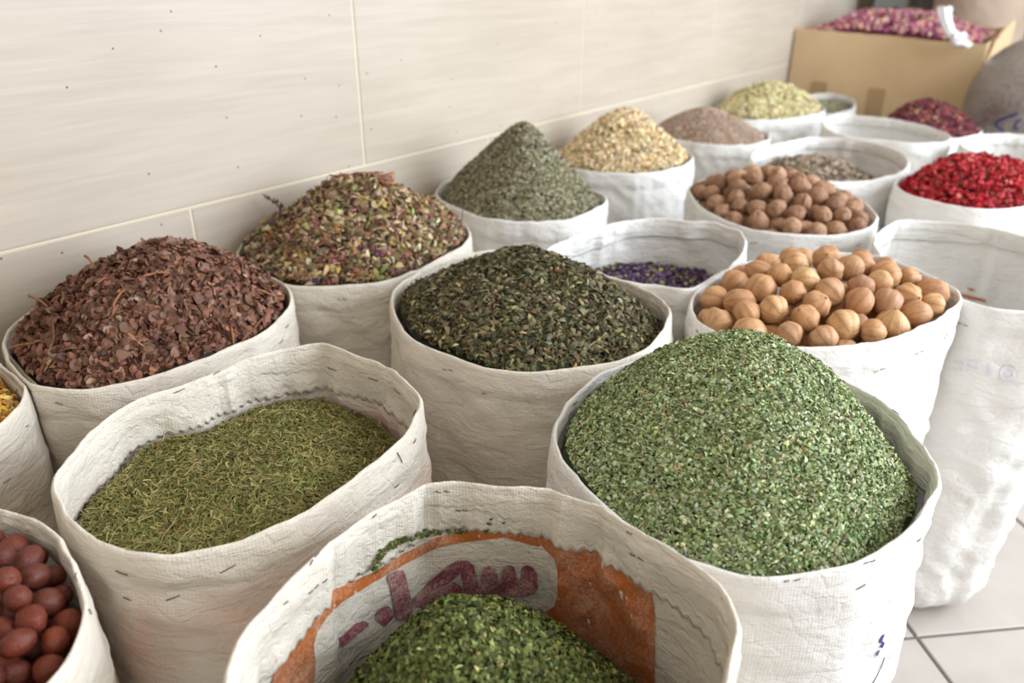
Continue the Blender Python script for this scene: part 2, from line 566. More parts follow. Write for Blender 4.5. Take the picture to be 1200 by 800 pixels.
    def make_hem(self, hd, zig, mat):
        """The mouth is folded over to the inside; its cut edge is pinked."""
        ca, sa = np.cos(ANG), np.sin(ANG)
        n2 = NA * 6
        A = np.linspace(-math.pi, math.pi, n2, endpoint=False)
        up = lambda v: np.interp(A, np.append(ANG, math.pi), np.append(v, v[0]))
        d_edge = hd * (1 + 0.16 * vnoise(np.stack([np.cos(A) * 1.5, np.sin(A) * 1.5, A * 0 + self.seed], 1), 31))
        if zig:
            tz = (A + math.pi) / (2 * math.pi) * round(2 * math.pi * self.R / 0.0092)
            d_edge = d_edge - 0.0042 * np.abs((tz % 1.0) * 2 - 1)
        rows = []
        K = 12
        for side in (0, 1):
            for k in range(K + 1):
                t = k / K if side == 0 else 1 - k / K
                s = 0.0012 + (d_edge - 0.0012) * t
                # read the wall at this depth
                dd = np.zeros(n2); rr = np.zeros(n2)
                for q in range(5):
                    sq = hd * 1.25 * q / 4
                    w = np.clip(1 - np.abs(s - sq) / (hd * 1.25 / 4), 0, 1)
                    dd += w * up(self.disp(sq)); rr += w * up(self.wall_r(sq))
                off = self.th * (0.55 + 0.45 * smooth(s, 0.002, 0.012)) + (0.0014 + 0.0008 * t) * smooth(s, 0.001, 0.010) + (0.0 if side == 0 else -0.0012)
                r_ = rr + dd - off
                rows.append(self.clip(np.stack([self.c[0] + r_ * np.cos(A), self.c[1] + r_ * np.sin(A), up(self.z) - s], 1), self.th + .0018 + (.0012 if side == 0 else 0)))
        V = np.concatenate(rows); n = len(rows); Fc = []
        for i in range(n - 1):
            a, b = i * n2, (i + 1) * n2
            for j in range(n2):
                j2 = (j + 1) % n2
                Fc.append((a + j, a + j2, b + j2, b + j))
        U = np.concatenate([np.stack([(A + math.pi) * self.R, np.full(n2, 3.0 + 0.005 * i)], 1) for i in range(n)])
        self.hem = add('hem', V, Fc, mat, self.root, uvs=U, period=2 * math.pi * self.R)
        self.hem_bvh = BVHTree.FromPolygons([tuple(p) for p in V], Fc)

    def hit(self, px, py, hem=True):
        d = Vector(ray(px, py)).normalized()
        best = None
        for b in ([self.bvh, self.hem_bvh] if hem else [self.bvh]):
            if b is None: continue
            h = b.ray_cast(Vector(CAM), d)
            if h[0] is not None and (best is None or h[3] < best[3]): best = h
        if best is None: return None, None
        n = best[1]
        if n.dot(d) > 0: n = -n
        return np.array(best[0]), np.array(n)

    def stitches(self, segs, w=0.00042):
        """Short lengths of dark thread lying on the cloth."""
        for x0, y0, x1, y1 in segs:
            pts = []
            for t in np.linspace(0, 1, 4):
                p, n = self.hit(x0 + (x1 - x0) * t, y0 + (y1 - y0) * t)
                if p is None: break
                pts.append(p + n * (0.0005 + 0.0005 * math.sin(math.pi * t)))
            if len(pts) < 4: continue
            pts = np.array(pts)
            if np.linalg.norm(pts[-1] - pts[0]) > 0.05: continue
            V, Fc = tube(pts, w, w * 0.8, 5)
            dr = Vector(ray((x0 + x1) / 2, (y0 + y1) / 2)).normalized()
            hb = self.bvh.ray_cast(Vector(CAM), dr)[3]; hh = self.hem_bvh.ray_cast(Vector(CAM), dr)[3] if self.hem_bvh else None
            add('stitch', V, Fc, M_THREAD, self.hem if hh is not None and (hb is None or hh < hb) else self.body)

    def ring_stitches(self, degs, s=0.022, ln=0.010):
        """Stitches through the hem at these bearings, on the outside of the mouth."""
        for d in degs:
            a0 = math.radians(d); pts = []
            for t in np.linspace(-0.5, 0.5, 4):
                a = a0 + t * ln / self.R
                A_ = lambda v: np.interp((a + math.pi) % (2 * math.pi) - math.pi, np.append(ANG, math.pi), np.append(v, v[0]))
                r_ = A_(self.wall_r(s)) + A_(self.disp(s)) + 0.0016 + 0.0005
                pts.append([self.c[0] + r_ * math.cos(a), self.c[1] + r_ * math.sin(a), A_(self.z) - s + 0.002 * t])
            V, Fc = tube(pts, 0.0005, 0.0004, 5)
            add('stitch', V, Fc, M_THREAD, self.body)

    def printed(self, name, polys, mat, label=None, step=3.0, off=0.0006, hem=False):
        """Flat print on the cloth: outline points and a fine grid carried onto the sack's own surface."""
        parts = []
        for poly in polys:
            P = np.array(poly, float)
            B = []
            for i in range(len(P)):
                a, b = P[i], P[(i + 1) % len(P)]
                m = max(1, int(np.hypot(*(b - a)) / step))
                for k in range(m): B.append(a + (b - a) * k / m)
            B = np.array(B); nb = len(B)
            gx, gy = np.meshgrid(np.arange(P[:, 0].min(), P[:, 0].max(), step), np.arange(P[:, 1].min(), P[:, 1].max(), step))
            G = np.stack([gx.ravel(), gy.ravel()], 1)
            keep = []
            for g in G:
                x, y = g; ins = False
                for i in range(len(P)):
                    (xa, ya), (xb, yb) = P[i], P[i - 1]
                    if (ya > y) != (yb > y) and x < (xb - xa) * (y - ya) / (yb - ya) + xa: ins = not ins
                if ins and np.min(np.hypot(B[:, 0] - x, B[:, 1] - y)) > step * 0.6: keep.append(g)
            pts = np.concatenate([B, np.array(keep)]) if keep else B
            r = delaunay_2d_cdt([Vector(p) for p in pts], [], [list(range(nb))], 1, 1e-4)
            vv, ff = r[0], r[2]
            W, ok = [], []
            for p in vv:
                h, n = self.hit(p[0], p[1], hem)
                ok.append(h is not None)
                W.append(h + n * off if h is not None else [0, 0, 0])
            W = np.array(W)
            good = []
            for f in ff:
                if all(ok[i] for i in f):
                    e = [np.linalg.norm(W[f[i]] - W[f[i - 1]]) for i in range(len(f))]
                    if max(e) < 0.03: good.append(tuple(f))
            if good: parts.append((W, good))
        if parts:
            V, Fc = join(parts)
            o = add(name, V, Fc, mat, self.body)
            if label: tag(o, label)
            return o
# ---------------------------------------------------------------- the sacks, one by one
SK = {}
SK['tea'] = Sack('cream woven sack, mouth folded in, filled with curled dark green leaves',
    [(459,348),(466,335),(490,318),(520,304),(550,297),(582,293),(620,296),(660,303),(700,318),(740,333),(768,346),(783,360),(779,380),(763,404),(716,424),(661,434),(618,437),(580,433),(525,416),(482,395),(465,375),(460,362)],
    seed=1, hem=0.030, depth=0.10, dents=[(738,331,-.005,.035),(778,352,.005,.05),(560,296,-.003,.04)])
SK['parsley'] = Sack('white woven sack holding the tall mound of bright green flakes',
    [(650,502),(665,473),(689,448),(739,424),(797,408),(850,403),(910,414),(950,425),(986,444),(1011,459),(1048,481),(1073,510),(1092,540),(1100,560),(1096,578),(1085,594),(1052,634),(1036,644),(970,667),(892,676),(838,667),(790,648),(750,625),(710,595),(677,560),(656,531)],
    seed=2, mat=M_SACK_W, hem=0.030, depth=0.12, base=0.80, dents=[(1050,484,-.006,.05),(1092,545,.004,.05)])
SK['dill'] = Sack('cream woven sack with pinked inner hem, part filled with moss green needles',
    [(64,567),(75,543),(95,518),(120,495),(165,468),(215,450),(260,434),(297,419),(347,406),(378,403),(413,415),(442,424),(471,441),(487,458),(491,470),(484,492),(462,522),(421,555),(380,584),(339,609),(297,627),(236,644),(174,649),(132,642),(99,624),(75,594)],
    seed=3, hem=0.050, zig=True, depth=0.14, mat=M_SACK_P, base=0.82, dents=[(266,434,-.003,.05),(400,410,-.003,.05),(466,438,.003,.04)])
SK['front'] = Sack('cream woven sack nearest the camera, orange and plum printing inside its mouth',
    [(266,799),(293,734),(331,691),(385,639),(434,604),(494,572),(532,566),(586,571),(656,577),(700,593),(737,615),(792,647),(824,669),(848,695),(862,731),(857,767),(849,805),(826,855),(775,897),(680,928),(565,938),(440,918),(340,880),(280,842)],
    seed=4, hem=0.050, zig=True, depth=0.20, base=0.86, dents=[(494,572,.0035,.05),(665,579,-.004,.05),(720,604,-.004,.04),(385,639,.003,.04)])
SK['petal'] = Sack('cream woven sack against the wall, filled with rust brown leaf discs',
    [(6,402),(11,425),(26,446),(56,454),(101,457),(142,449),(195,436),(255,413),(300,394),(326,373),(341,356),(336,338),(318,325),(288,314),(240,306),(190,304),(140,318),(85,338),(35,366),(12,385)],
    seed=5, hem=0.028, depth=0.10)
SK['mixed'] = Sack('cream woven sack against the wall, heaped with mixed dried flowers',
    [(280,295),(284,307),(298,319),(337,334),(370,336),(409,334),(448,330),(484,318),(520,301),(544,286),(550,274),(544,262),(520,251),(470,242),(410,242),(340,252),(300,272)],
    seed=6, hem=0.026, depth=0.10, z0=0.515)
SK['cone'] = Sack('white woven sack under a steep grey green cone of crushed herb',
    [(513,220),(515,232),(539,245),(575,256),(626,260),(665,257),(695,246),(711,235),(703,226),(665,215),(610,209),(560,207),(530,210)],
    seed=7, mat=M_SACK_W, hem=0.026, depth=0.10, tilt=0.05)
SK['chamomile'] = Sack('white woven sack behind the grey green cone, filled with pale yellow flower heads',
    [(650,180),(656,190),(677,198),(710,202),(749,203),(785,198),(807,190),(811,182),(795,173),(760,166),(720,165),(680,169)],
    seed=8, mat=M_SACK_W, hem=0.024, depth=0.10)
SK['seed'] = Sack('white woven sack against the wall, filled with fine grey brown seed',
    [(758,152),(768,159),(801,165),(850,170),(885,168),(902,161),(897,154),(868,147),(825,143),(785,144)],
    seed=9, mat=M_SACK_W, hem=0.024, depth=0.10)
SK['hops'] = Sack('white woven sack by the wall, filled with pale green dried heads',
    [(838,127),(846,134),(870,140),(910,140),(945,136),(966,129),(960,122),(930,116),(890,114),(852,118)],
    seed=10, mat=M_SACK_W, hem=0.024, depth=0.10)
SK['far'] = Sack('small half empty sack squeezed between the pale heads and the cardboard box',
    [(930,118),(945,112),(967,109),(990,112),(1001,120),(997,128),(970,133),(945,130)],
    z0=0.50, seed=11, mat=M_SACK_W, hem=0.02, depth=0.14)
SK['empty'] = Sack('empty white sack standing open in front of the dark red petals',
    [(965,143),(971,137),(990,134),(1025,137),(1060,142),(1092,150),(1113,159),(1109,165),(1079,168),(1031,164),(990,158),(970,151)],
    seed=12, mat=M_SACK_W, hem=0.024, depth=0.40)
SK['potpourri'] = Sack('white sack by the cardboard box, rounded full of dark red petals',
    [(1026,150),(1050,141),(1087,138),(1125,142),(1149,151),(1136,160),(1110,163),(1087,164),(1050,160)],
    z0=0.49, seed=13, mat=M_SACK_W, hem=0.02, depth=0.10)
SK['twig'] = Sack('white woven sack, mouth wide open over a low layer of grey twigs',
    [(881,185),(888,176),(920,167),(955,161),(996,163),(1033,170),(1057,179),(1063,187),(1058,200),(1037,207),(1005,212),(965,213),(930,209),(900,200),(886,193)],
    seed=14, mat=M_SACK_W, hem=0.026, depth=0.13, dents=[(1000,164,-.005,.06)])
SK['walnut'] = Sack('white woven sack heaped with whole walnuts',
    [(808,221),(814,215),(822,211),(850,206),(885,205),(930,209),(985,222),(1014,238),(1027,256),(1020,265),(1000,271),(970,275),(930,275),(890,270),(860,262),(830,248),(812,232)],
    seed=15, mat=M_SACK_W, hem=0.026, depth=0.12)
SK['rose'] = Sack('white woven sack at the right edge, filled with bright red blossoms',
    [(1050,215),(1062,226),(1094,236),(1131,243),(1170,245),(1210,241),(1240,228),(1247,213),(1220,198),(1160,190),(1105,193),(1068,202)],
    seed=16, mat=M_SACK_W, hem=0.026, depth=0.12)
SK['empty_far'] = Sack('white sack standing open behind the bright red blossoms',
    [(1126,166),(1140,160),(1165,157),(1205,158),(1250,162),(1283,171),(1287,180),(1260,187),(1210,189),(1160,184),(1132,174)],
    seed=17, mat=M_SACK_W, hem=0.024, depth=0.36)
SK['tall'] = Sack('tall empty white sack at the right, its whole side bare down to the floor',
    [(1025,285),(1031,272),(1042,264),(1062,258),(1109,260),(1156,267),(1205,278),(1255,294),(1287,314),(1294,335),(1275,354),(1240,365),(1200,365),(1156,360),(1125,350),(1085,335),(1050,315),(1032,300)],
    seed=18, mat=M_SACK_W, hem=0.03, depth=0.40, base=0.78, wr=0.85, dents=[(1045,263,.005,.05),(1180,272,-.004,.06)])
SK['lime'] = Sack('white woven sack heaped with dried tan limes',
    [(811,352),(815,343),(826,334),(856,315),(880,306),(920,299),(980,296),(1040,302),(1090,319),(1120,337),(1126,351),(1112,365),(1080,381),(1024,400),(980,406),(940,407),(890,403),(850,394),(824,380),(813,366)],
    seed=19, mat=M_SACK_W, hem=0.03, depth=0.12, base=0.82)
SK['violet'] = Sack('white woven sack with a low layer of violet blossoms',
    [(640,297),(646,290),(674,277),(708,265),(741,258),(775,256),(809,259),(842,262),(863,269),(873,281),(871,293),(860,307),(842,321),(820,335),(800,338),(770,333),(730,328),(690,318),(660,310),(643,303)],
    seed=20, mat=M_SACK_W, hem=0.028, depth=0.16, z0=0.525, dents=[(868,275,.005,.04),(700,268,-.003,.06)])
SK['jujube'] = Sack('cream woven sack in the near left corner, full of red brown fruits',
    [(0,597),(27,606),(55,619),(72,640),(85,665),(93,690),(97,718),(91,748),(69,785),(30,825),(-30,855),(-110,876),(-185,880),(-280,866),(-360,825),(-400,720),(-370,645),(-290,592),(-185,568),(-90,576)],
    seed=21, hem=0.03, depth=0.12)
SK['yellow'] = Sack('cream woven sack cut by the left edge, holding yellow orange petals',
    [(28,458),(21,441),(6,430),(-30,411),(-80,394),(-140,390),(-200,400),(-245,425),(-262,460),(-245,505),(-190,540),(-120,545),(-60,532),(-20,512),(8,490),(22,474)],
    seed=22, hem=0.028, depth=0.12, z0=0.515)

# neighbours press each other flat where their mouths or sides meet
names_ = list(SK)
for i, a in enumerate(names_):
    for b in names_[i + 1:]:
        A_, B_ = SK[a], SK[b]
        d = B_.c[:2] - A_.c[:2]; D = float(np.hypot(*d)); n = d / D
        if D > 0.45: continue
        t = np.arctan2(n[1], n[0])
        pa = (A_.c[:2] + (A_.r * 1.02)[:, None] * np.stack([np.cos(ANG), np.sin(ANG)], 1)) @ n
        pb = (B_.c[:2] + (B_.r * 1.02)[:, None] * np.stack([np.cos(ANG), np.sin(ANG)], 1)) @ n
        ma, mb = pa.max(), pb.min()
        # clear already, or only if their outlines really run into each other
        P = A_.c[:2] + (A_.r + .013)[:, None] * np.stack([np.cos(ANG), np.sin(ANG)], 1) - B_.c[:2]
        pen = ((B_.r_at(np.arctan2(P[:, 1], P[:, 0])) + .013) - np.hypot(P[:, 0], P[:, 1]))
        if pen.max() <= 0: continue
        W_ = P[pen > 0] + B_.c[:2]
        Q = B_.c[:2] + (B_.r + .013)[:, None] * np.stack([np.cos(ANG), np.sin(ANG)], 1) - A_.c[:2]
        pq = ((A_.r_at(np.arctan2(Q[:, 1], Q[:, 0])) + .013) - np.hypot(Q[:, 0], Q[:, 1]))
        W2 = Q[pq > 0] + A_.c[:2]
        Wt = np.concatenate([W_, W2]) if len(W2) else W_
        # the line through the overlap's two ends, turned into a separating plane
        m = Wt.mean(0); u, s_, vt = np.linalg.svd(Wt - m)
        nn_ = vt[-1] if len(Wt) > 4 and s_[0] > 3 * s_[1] else n
        if nn_ @ n < 0: nn_ = -nn_
        if nn_ @ n < 0.75: nn_ = n
        k = m @ nn_
        A_.planes.append((nn_, k - 0.0007)); B_.planes.append((-nn_, -(k + 0.0007)))
for s_ in SK.values(): s_.build()

# ---------------------------------------------------------------- heaps
class Heap:
    """A mound inside a sack's mouth: star-shaped about its crest."""
    def __init__(self, sack, apex_px, off=0.0, drop=0.012, p=1.5, k=0.0, lump=0.004, lscale=25.0, inset=0.007, apex_z=None, seed=0, slope=(0, 0)):
        self.s = sack
        cf = sack.c[1] + off
        a = at_fwd(apex_px[0], apex_px[1], cf) if apex_z is None else at(apex_px[0], apex_px[1], apex_z)
        self.a = a
        self.p, self.k, self.lump, self.ls, self.seed = p, k, lump, lscale, seed
        self.slope = np.array(slope)
        drop = np.broadcast_to(drop(ANG) if callable(drop) else drop, (NA,))
        self.Bth, self.Bz = [], []
        rr = sack.r.copy()
        for i in range(NA):                       # the wall at this fill level
            pass
        rr = np.array([np.interp(drop[i], [0, 0.05, 0.1, 0.2], [ (sack.wall_r(q) + sack.disp(q))[i] for q in (0.002, 0.05, 0.1, 0.2)]) for i in range(NA)]) - sack.th - inset
        XY = sack.clip(np.stack([sack.c[0] + rr * np.cos(ANG), sack.c[1] + rr * np.sin(ANG)], 1), sack.th + inset)
        x = XY[:, 0] - a[0]; y = XY[:, 1] - a[1]
        th = np.arctan2(y, x); o = np.argsort(th)
        self.bt = np.concatenate([th[o][-1:] - 2*math.pi, th[o], th[o][:1] + 2*math.pi])
        w = lambda v: np.concatenate([v[o][-1:], v[o], v[o][:1]])
        self.br, self.bz = w(np.hypot(x, y)), w(sack.z - drop)
    def bound(self, th):
        return np.interp(th, self.bt, self.br), np.interp(th, self.bt, self.bz)
    def z(self, x, y):
        dx, dy = x - self.a[0], y - self.a[1]
        b, ze = self.bound(np.arctan2(dy, dx))
        rho = np.clip(np.hypot(dx, dy) / b, 0, 1)
        if self.k > 0:
            w = (np.sqrt(rho**2 + self.k**2) - self.k) / (math.sqrt(1 + self.k**2) - self.k)
        else:
            w = rho
        w = w ** self.p
        q = np.stack([x * self.ls, y * self.ls, np.full_like(x, self.seed * 1.3)], -1)
        l = self.lump * (vnoise(q, self.seed) + 0.5 * vnoise(q * 2.1, self.seed + 1)) * (1 - rho**4)
        return ze * w + self.a[2] * (1 - w) + l + (self.slope[0] * dx + self.slope[1] * dy) * (1 - rho)
    def normal(self, x, y, e=0.003):
        zx = (self.z(x + e, y) - self.z(x - e, y)) / (2 * e)
        zy = (self.z(x, y + e) - self.z(x, y - e)) / (2 * e)
        n = np.stack([-zx, -zy, np.ones_like(zx)], -1)
        return n / np.linalg.norm(n, axis=-1)[..., None]
    def sample(self, n, rmax=0.995, front=False):
        th = rng.uniform(-math.pi, math.pi, n * 3)
        b, _ = self.bound(th)
        keep = rng.uniform(0, 1, n * 3) < (b / self.br.max()) ** 2
        th, b = th[keep][:n], b[keep][:n]
        r = np.sqrt(rng.uniform(0, 1, len(th))) * b * rmax
        x, y = self.a[0] + r * np.cos(th), self.a[1] + r * np.sin(th)
        return x, y
    def core(self, sink=0.002, nr=26, na=96):
        th = np.linspace(-math.pi, math.pi, na, endpoint=False)
        b, ze = self.bound(th)
        inw = .95 if sink > .01 else 1.0
        V = [[self.a[0], self.a[1], float(self.z(np.array([self.a[0]]), np.array([self.a[1]]))[0]) - sink]]
        for i in range(1, nr + 1):
            rho = i / nr
            x, y = self.a[0] + rho * b * np.cos(th) * inw, self.a[1] + rho * b * np.sin(th) * inw
            V += np.stack([x, y, self.z(x, y) - sink], 1).tolist()
        Fc = [(0, 1 + j, 1 + (j + 1) % na) for j in range(na)]
        for i in range(nr - 1):
            a, c = 1 + i * na, 1 + (i + 1) * na
            Fc += [(a + j, c + j, c + (j + 1) % na, a + (j + 1) % na) for j in range(na)]
        # a skirt so that the fill is solid down to a flat underside
        low = float(np.min(np.array(V)[:, 2])) - 0.03
        a = 1 + (nr - 1) * na; c = len(V)
        V += [[self.a[0] + (v[0] - self.a[0]) * .93, self.a[1] + (v[1] - self.a[1]) * .93, low] for v in V[a:a + na]]
        Fc += [(a + j, c + j, c + (j + 1) % na, a + (j + 1) % na) for j in range(na)]
        Fc.append(tuple(c + j for j in range(na))[::-1])
        return np.array(V), Fc

def frames(nrm, tilt, n):
    """Random turn in the plane of the heap, then a random tilt out of it."""
    yaw = rng.uniform(0, 2 * math.pi, n)
    ref = np.stack([np.cos(yaw), np.sin(yaw), np.zeros(n)], 1)
    nn = nrm + rng.normal(0, tilt, (n, 3)); nn /= np.linalg.norm(nn, axis=1)[:, None]
    x = ref - (ref * nn).sum(1)[:, None] * nn
    x /= np.linalg.norm(x, axis=1)[:, None] + 1e-9
    y = np.cross(nn, x)
    return x, y, nn

def palette(n, cols, jit=0.12):
    w = np.array([c[1] for c in cols], float); w /= w.sum()
    k = rng.choice(len(cols), n, p=w)
    C = np.array([lin(c[0]) for c in cols])[k]
    return np.clip(C * np.exp(rng.normal(0, jit, (n, 1))) * np.exp(rng.normal(0, jit * 0.4, (n, 3))), 0, 1)

# flake shapes: x along, y across, z out; about unit length
def t_flake(w=0.4, h=0.2):
    return np.array([(-.5,-w*.5,0),(-.5,w*.35,0),(0,-w*.6,h),(0,w*.6,h*.8),(.5,-w*.2,.05),(.5,w*.15,.05)]), [(0,2,3,1),(2,4,5,3)]
def t_chip(w=0.5, h=0.18):
    return np.array([(-.5,0,0),(-.1,-w*.5,h),(.15,w*.5,h*.6),(.5,.05,0)]), [(0,1,2),(1,3,2)]
def t_needle(w=0.07, bend=0.18):
    return np.array([(-.5,-w,0),(-.5,w,0),(-.1,bend-w,.06),(-.1,bend+w,.06),(.5,-w*.6,0),(.5,w*.6,0)]), [(0,2,3,1),(2,4,5,3)]
def t_curl(w=0.3, h=0.25, tw=0.8):
    V, Fc = [], []
    for i, t in enumerate(np.linspace(0, 1, 5)):
        ww = w * (0.15 + math.sin(math.pi * (0.12 + 0.8 * t))) * 0.5
        a = tw * (t - 0.5)
        z = h * math.sin(math.pi * t)
        V += [(t - .5, -ww * math.cos(a), z - ww * math.sin(a)), (t - .5, ww * math.cos(a), z + ww * math.sin(a) + 0.05)]
    for i in range(4): Fc.append((2*i, 2*i+2, 2*i+3, 2*i+1))
    return np.array(V), Fc
def t_disc(cup=0.16, n=7):
    V = [(0, 0, -cup * .6)]
    for j in range(n):
        a = 2 * math.pi * j / n
        V.append((.5 * math.cos(a), .42 * math.sin(a), cup * math.cos(2 * a) * 0.7 + cup * 0.35))
    return np.array(V), [(0, 1 + j, 1 + (j + 1) % n) for j in range(n)]
def t_seed(w=0.5, h=0.4):
    V = [(-.5,0,0),(.5,0,0),(0,-w*.5,0),(0,w*.5,0),(0,0,h*.5),(0,0,-h*.5)]
    return np.array(V), [(0,2,4),(2,1,4),(1,3,4),(3,0,4),(2,0,5),(1,2,5),(3,1,5),(0,3,5)]
def t_twig(r=0.035, bend=0.12):
    return tube([(-.5,0,0),(-.1,bend,.05),(.2,bend*.5,.03),(.5,-bend*.4,0)], r, r*.6, 3)
def t_bud():
    V = [(0,0,.5)]
    for z, r, ph in ((.28,.30,0),(-.05,.42,.5),(-.36,.22,0)):
        for j in range(6):
            a = 2*math.pi*(j+ph)/6
            V.append((r*math.cos(a)*(1.0 if j%2 else .82), r*math.sin(a), z + (.06 if j%2 else -.04)))
    V.append((0,0,-.5))
    Fc = [(0,1+j,1+(j+1)%6) for j in range(6)]
    for k in (0,1):
        a, b = 1+6*k, 7+6*k
        Fc += [(a+j,b+j,b+(j+1)%6,a+(j+1)%6) for j in range(6)]
    Fc += [(19,13+(j+1)%6,13+j) for j in range(6)]
    return np.array(V), Fc

def scatter(heap, n, tmpl, size, cols, tilt=0.45, lift=(0.0, 0.002), flat=1.0, jit=0.14, xy=None, rmax=0.99, wvar=0.25):
    rmax = min(rmax, 0.972)
    V0, F0 = tmpl
    x, y = heap.sample(n, rmax) if xy is None else xy
    n = len(x)
    nr = heap.normal(x, y)
    X, Y, Z = frames(nr, tilt, n)
    sc = rng.uniform(size[0], size[1], n)[:, None, None]
    wy = np.exp(rng.normal(0, wvar, n))[:, None, None]
    P = np.stack([x, y, heap.z(x, y)], 1) + nr * rng.uniform(lift[0], lift[1], n)[:, None]
    V = P[:, None, :] + sc * (V0[None, :, 0:1] * X[:, None, :] + wy * V0[None, :, 1:2] * Y[:, None, :] + V0[None, :, 2:3] * flat * Z[:, None, :])
    ddx, ddy = V[..., 0] - heap.a[0], V[..., 1] - heap.a[1]      # nothing pokes through the cloth
    if hasattr(heap, 'bt'):
        lim = (heap.bound(np.arctan2(ddy, ddx))[0] + .002) / np.maximum(np.hypot(ddx, ddy), 1e-6)
        k = np.minimum(1, lim)
        V[..., 0] = heap.a[0] + ddx * k; V[..., 1] = heap.a[1] + ddy * k
    C = np.repeat(palette(n, cols, jit), len(V0), 0)
    m = len(V0)
    Fc = []
    for f in F0:
        q = np.array(f)[None, :] + (np.arange(n) * m)[:, None]
        Fc += q.tolist()
    return V.reshape(-1, 3), Fc, C

def build_heap(name, heap, layers, core_col, mat, sink=0.002, parent=None):
    V, Fc = heap.core(sink)
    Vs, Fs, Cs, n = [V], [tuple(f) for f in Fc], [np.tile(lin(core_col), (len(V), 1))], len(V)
    for v, f, c in layers:
        Vs.append(v); Cs.append(c)
        Fs += [tuple(i + n for i in q) for q in f]
        n += len(v)
    base = (heap.a[0], heap.a[1], float(V[:, 2].min()))
    return add(name, np.concatenate(Vs), Fs, mat, parent, base=base, smooth_shade=False, cols=np.concatenate(Cs))

H_MAT = herb_mat('dried_herb', .62, .22)

def pieces(parent, heap, n, name, meshes, size, tilt=0.35, lift=(0.001, 0.004), xy=None, rmax=0.95, front_bias=True, sfun=None):
    """Single pieces on the surface, each an object; the ones that show largest."""
    if xy is None:
        x, y = heap.sample(n * 6, rmax)
        if front_bias:
            nr = heap.normal(x, y); P = np.stack([x, y, heap.z(x, y)], 1)
            d = CAM - P; dist = np.linalg.norm(d, axis=1)
            vis = (nr * d).sum(1) / dist
            px, py = project(P)
            ok = (vis > 0.12) & (px > -8) & (px < 1208) & (py > 0) & (py < 806)
            x, y = x[ok][:n], y[ok][:n]
        else:
            x, y = x[:n], y[:n]
    else:
        x, y = xy
    nr = heap.normal(x, y)
    X, Y, Z = frames(nr, tilt, len(x))
    zz = heap.z(x, y)
    out = []
    for i in range(len(x)):
        me = meshes[rng.integers(len(meshes))]
        R = Matrix((X[i], Y[i], Z[i])).transposed()
        p = np.array([x[i], y[i], zz[i]]) + nr[i] * rng.uniform(*lift)
        s = rng.uniform(*size)
        out.append(place(name, me, p, R.to_euler(), (s, s * rng.uniform(.85, 1.15), s), parent))
    return out

def variants(name, tmpls, mat, smooth_shade=True):
    out = []
    for t in tmpls:
        me = mesh_from(name, t[0], t[1], smooth_shade); me.materials.append(mat); out.append(me)
    return out
# --- grass green flakes in the nearest sack
h = Heap(SK['front'], (532, 728), off=0.015, drop=0.138, p=1.7, lump=0.004, lscale=22, seed=1)
GRN = [((90,98,48),5),((74,82,38),5),((110,114,62),3),((56,64,30),3),((140,144,84),.8),((176,160,104),.25),((126,150,90),.6)]
o = build_heap('herb_heap', h, [scatter(h, 15000, t_flake(.5,.3), (.003,.0064), GRN, .5, (0,.0028)),
    scatter(h, 9000, t_chip(.6,.2), (.0026,.0052), GRN, .6, (.0005,.003)),
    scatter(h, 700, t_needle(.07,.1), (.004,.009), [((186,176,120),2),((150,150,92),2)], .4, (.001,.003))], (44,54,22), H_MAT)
tag(o, 'deep green flaked herb low inside the nearest printed sack', 'herb', kind='stuff')

# --- the big mound of pale green flakes
h = Heap(SK['parsley'], (880, 405), off=0.03, drop=lambda a: 0.010 + 0.012 * (1 + np.cos(a + 0.6)) , p=1.35, k=0.40, lump=0.0045, lscale=26, seed=2)
PAR = [((158,170,124),5),((140,152,104),5),((178,188,150),4),((114,128,78),3.5),((86,102,58),2),((178,188,150),1.0),((190,176,126),.4),((128,96,78),.12)]
o = build_heap('herb_heap', h, [scatter(h, 26000, t_flake(.5,.3), (.0022,.0052), PAR, .62, (0,.0034), jit=0.2),
    scatter(h, 14000, t_curl(.3,.3,1.4), (.003,.0064), PAR, .7, (0.0005,.0036), jit=0.2),
    scatter(h, 18000, t_chip(.6,.25), (.0024,.0046), PAR, .65, (.0005,.0032), jit=0.2),
    scatter(h, 900, t_needle(.08,.15), (.004,.008), [((196,194,150),2),((160,172,112),3)], .4, (.001,.003)),
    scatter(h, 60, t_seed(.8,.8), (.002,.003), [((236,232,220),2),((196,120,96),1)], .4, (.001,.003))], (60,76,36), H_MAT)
PAR_CORE = h.core(0)
tag(o, 'tall mound of pale bright green flaked leaf in the white sack', 'herb', kind='stuff')

# --- moss green needles with straw
h = Heap(SK['dill'], (300, 545), off=0.0, drop=lambda a: 0.060 + 0.012 * np.cos(a), p=2.2, lump=0.006, lscale=17, seed=3)
DIL = [((130,126,72),5),((110,110,58),5),((154,144,92),3),((94,96,54),3),((150,138,84),1.2),((120,96,58),.6)]
root = empty('herb_heap', (h.a[0], h.a[1], 0.42))
tag(root, 'flat bed of moss green needles and straw in the pinked sack', 'herb')
b = build_heap('needle_bed', h, [scatter(h, 15000, t_needle(.055,.16), (.006,.014), DIL, .30, (0,.0032)),
    scatter(h, 9000, t_needle(.07,-.2), (.004,.010), DIL, .42, (0.0005,.0036)),
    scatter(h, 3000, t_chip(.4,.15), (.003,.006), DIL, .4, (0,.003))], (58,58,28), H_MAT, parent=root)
tag(b, kind='stuff')
M_STRAW = random_mat('straw', [(0, L4((186,162,104))), (.5, L4((206,190,140))), (1, L4((150,136,84)))])
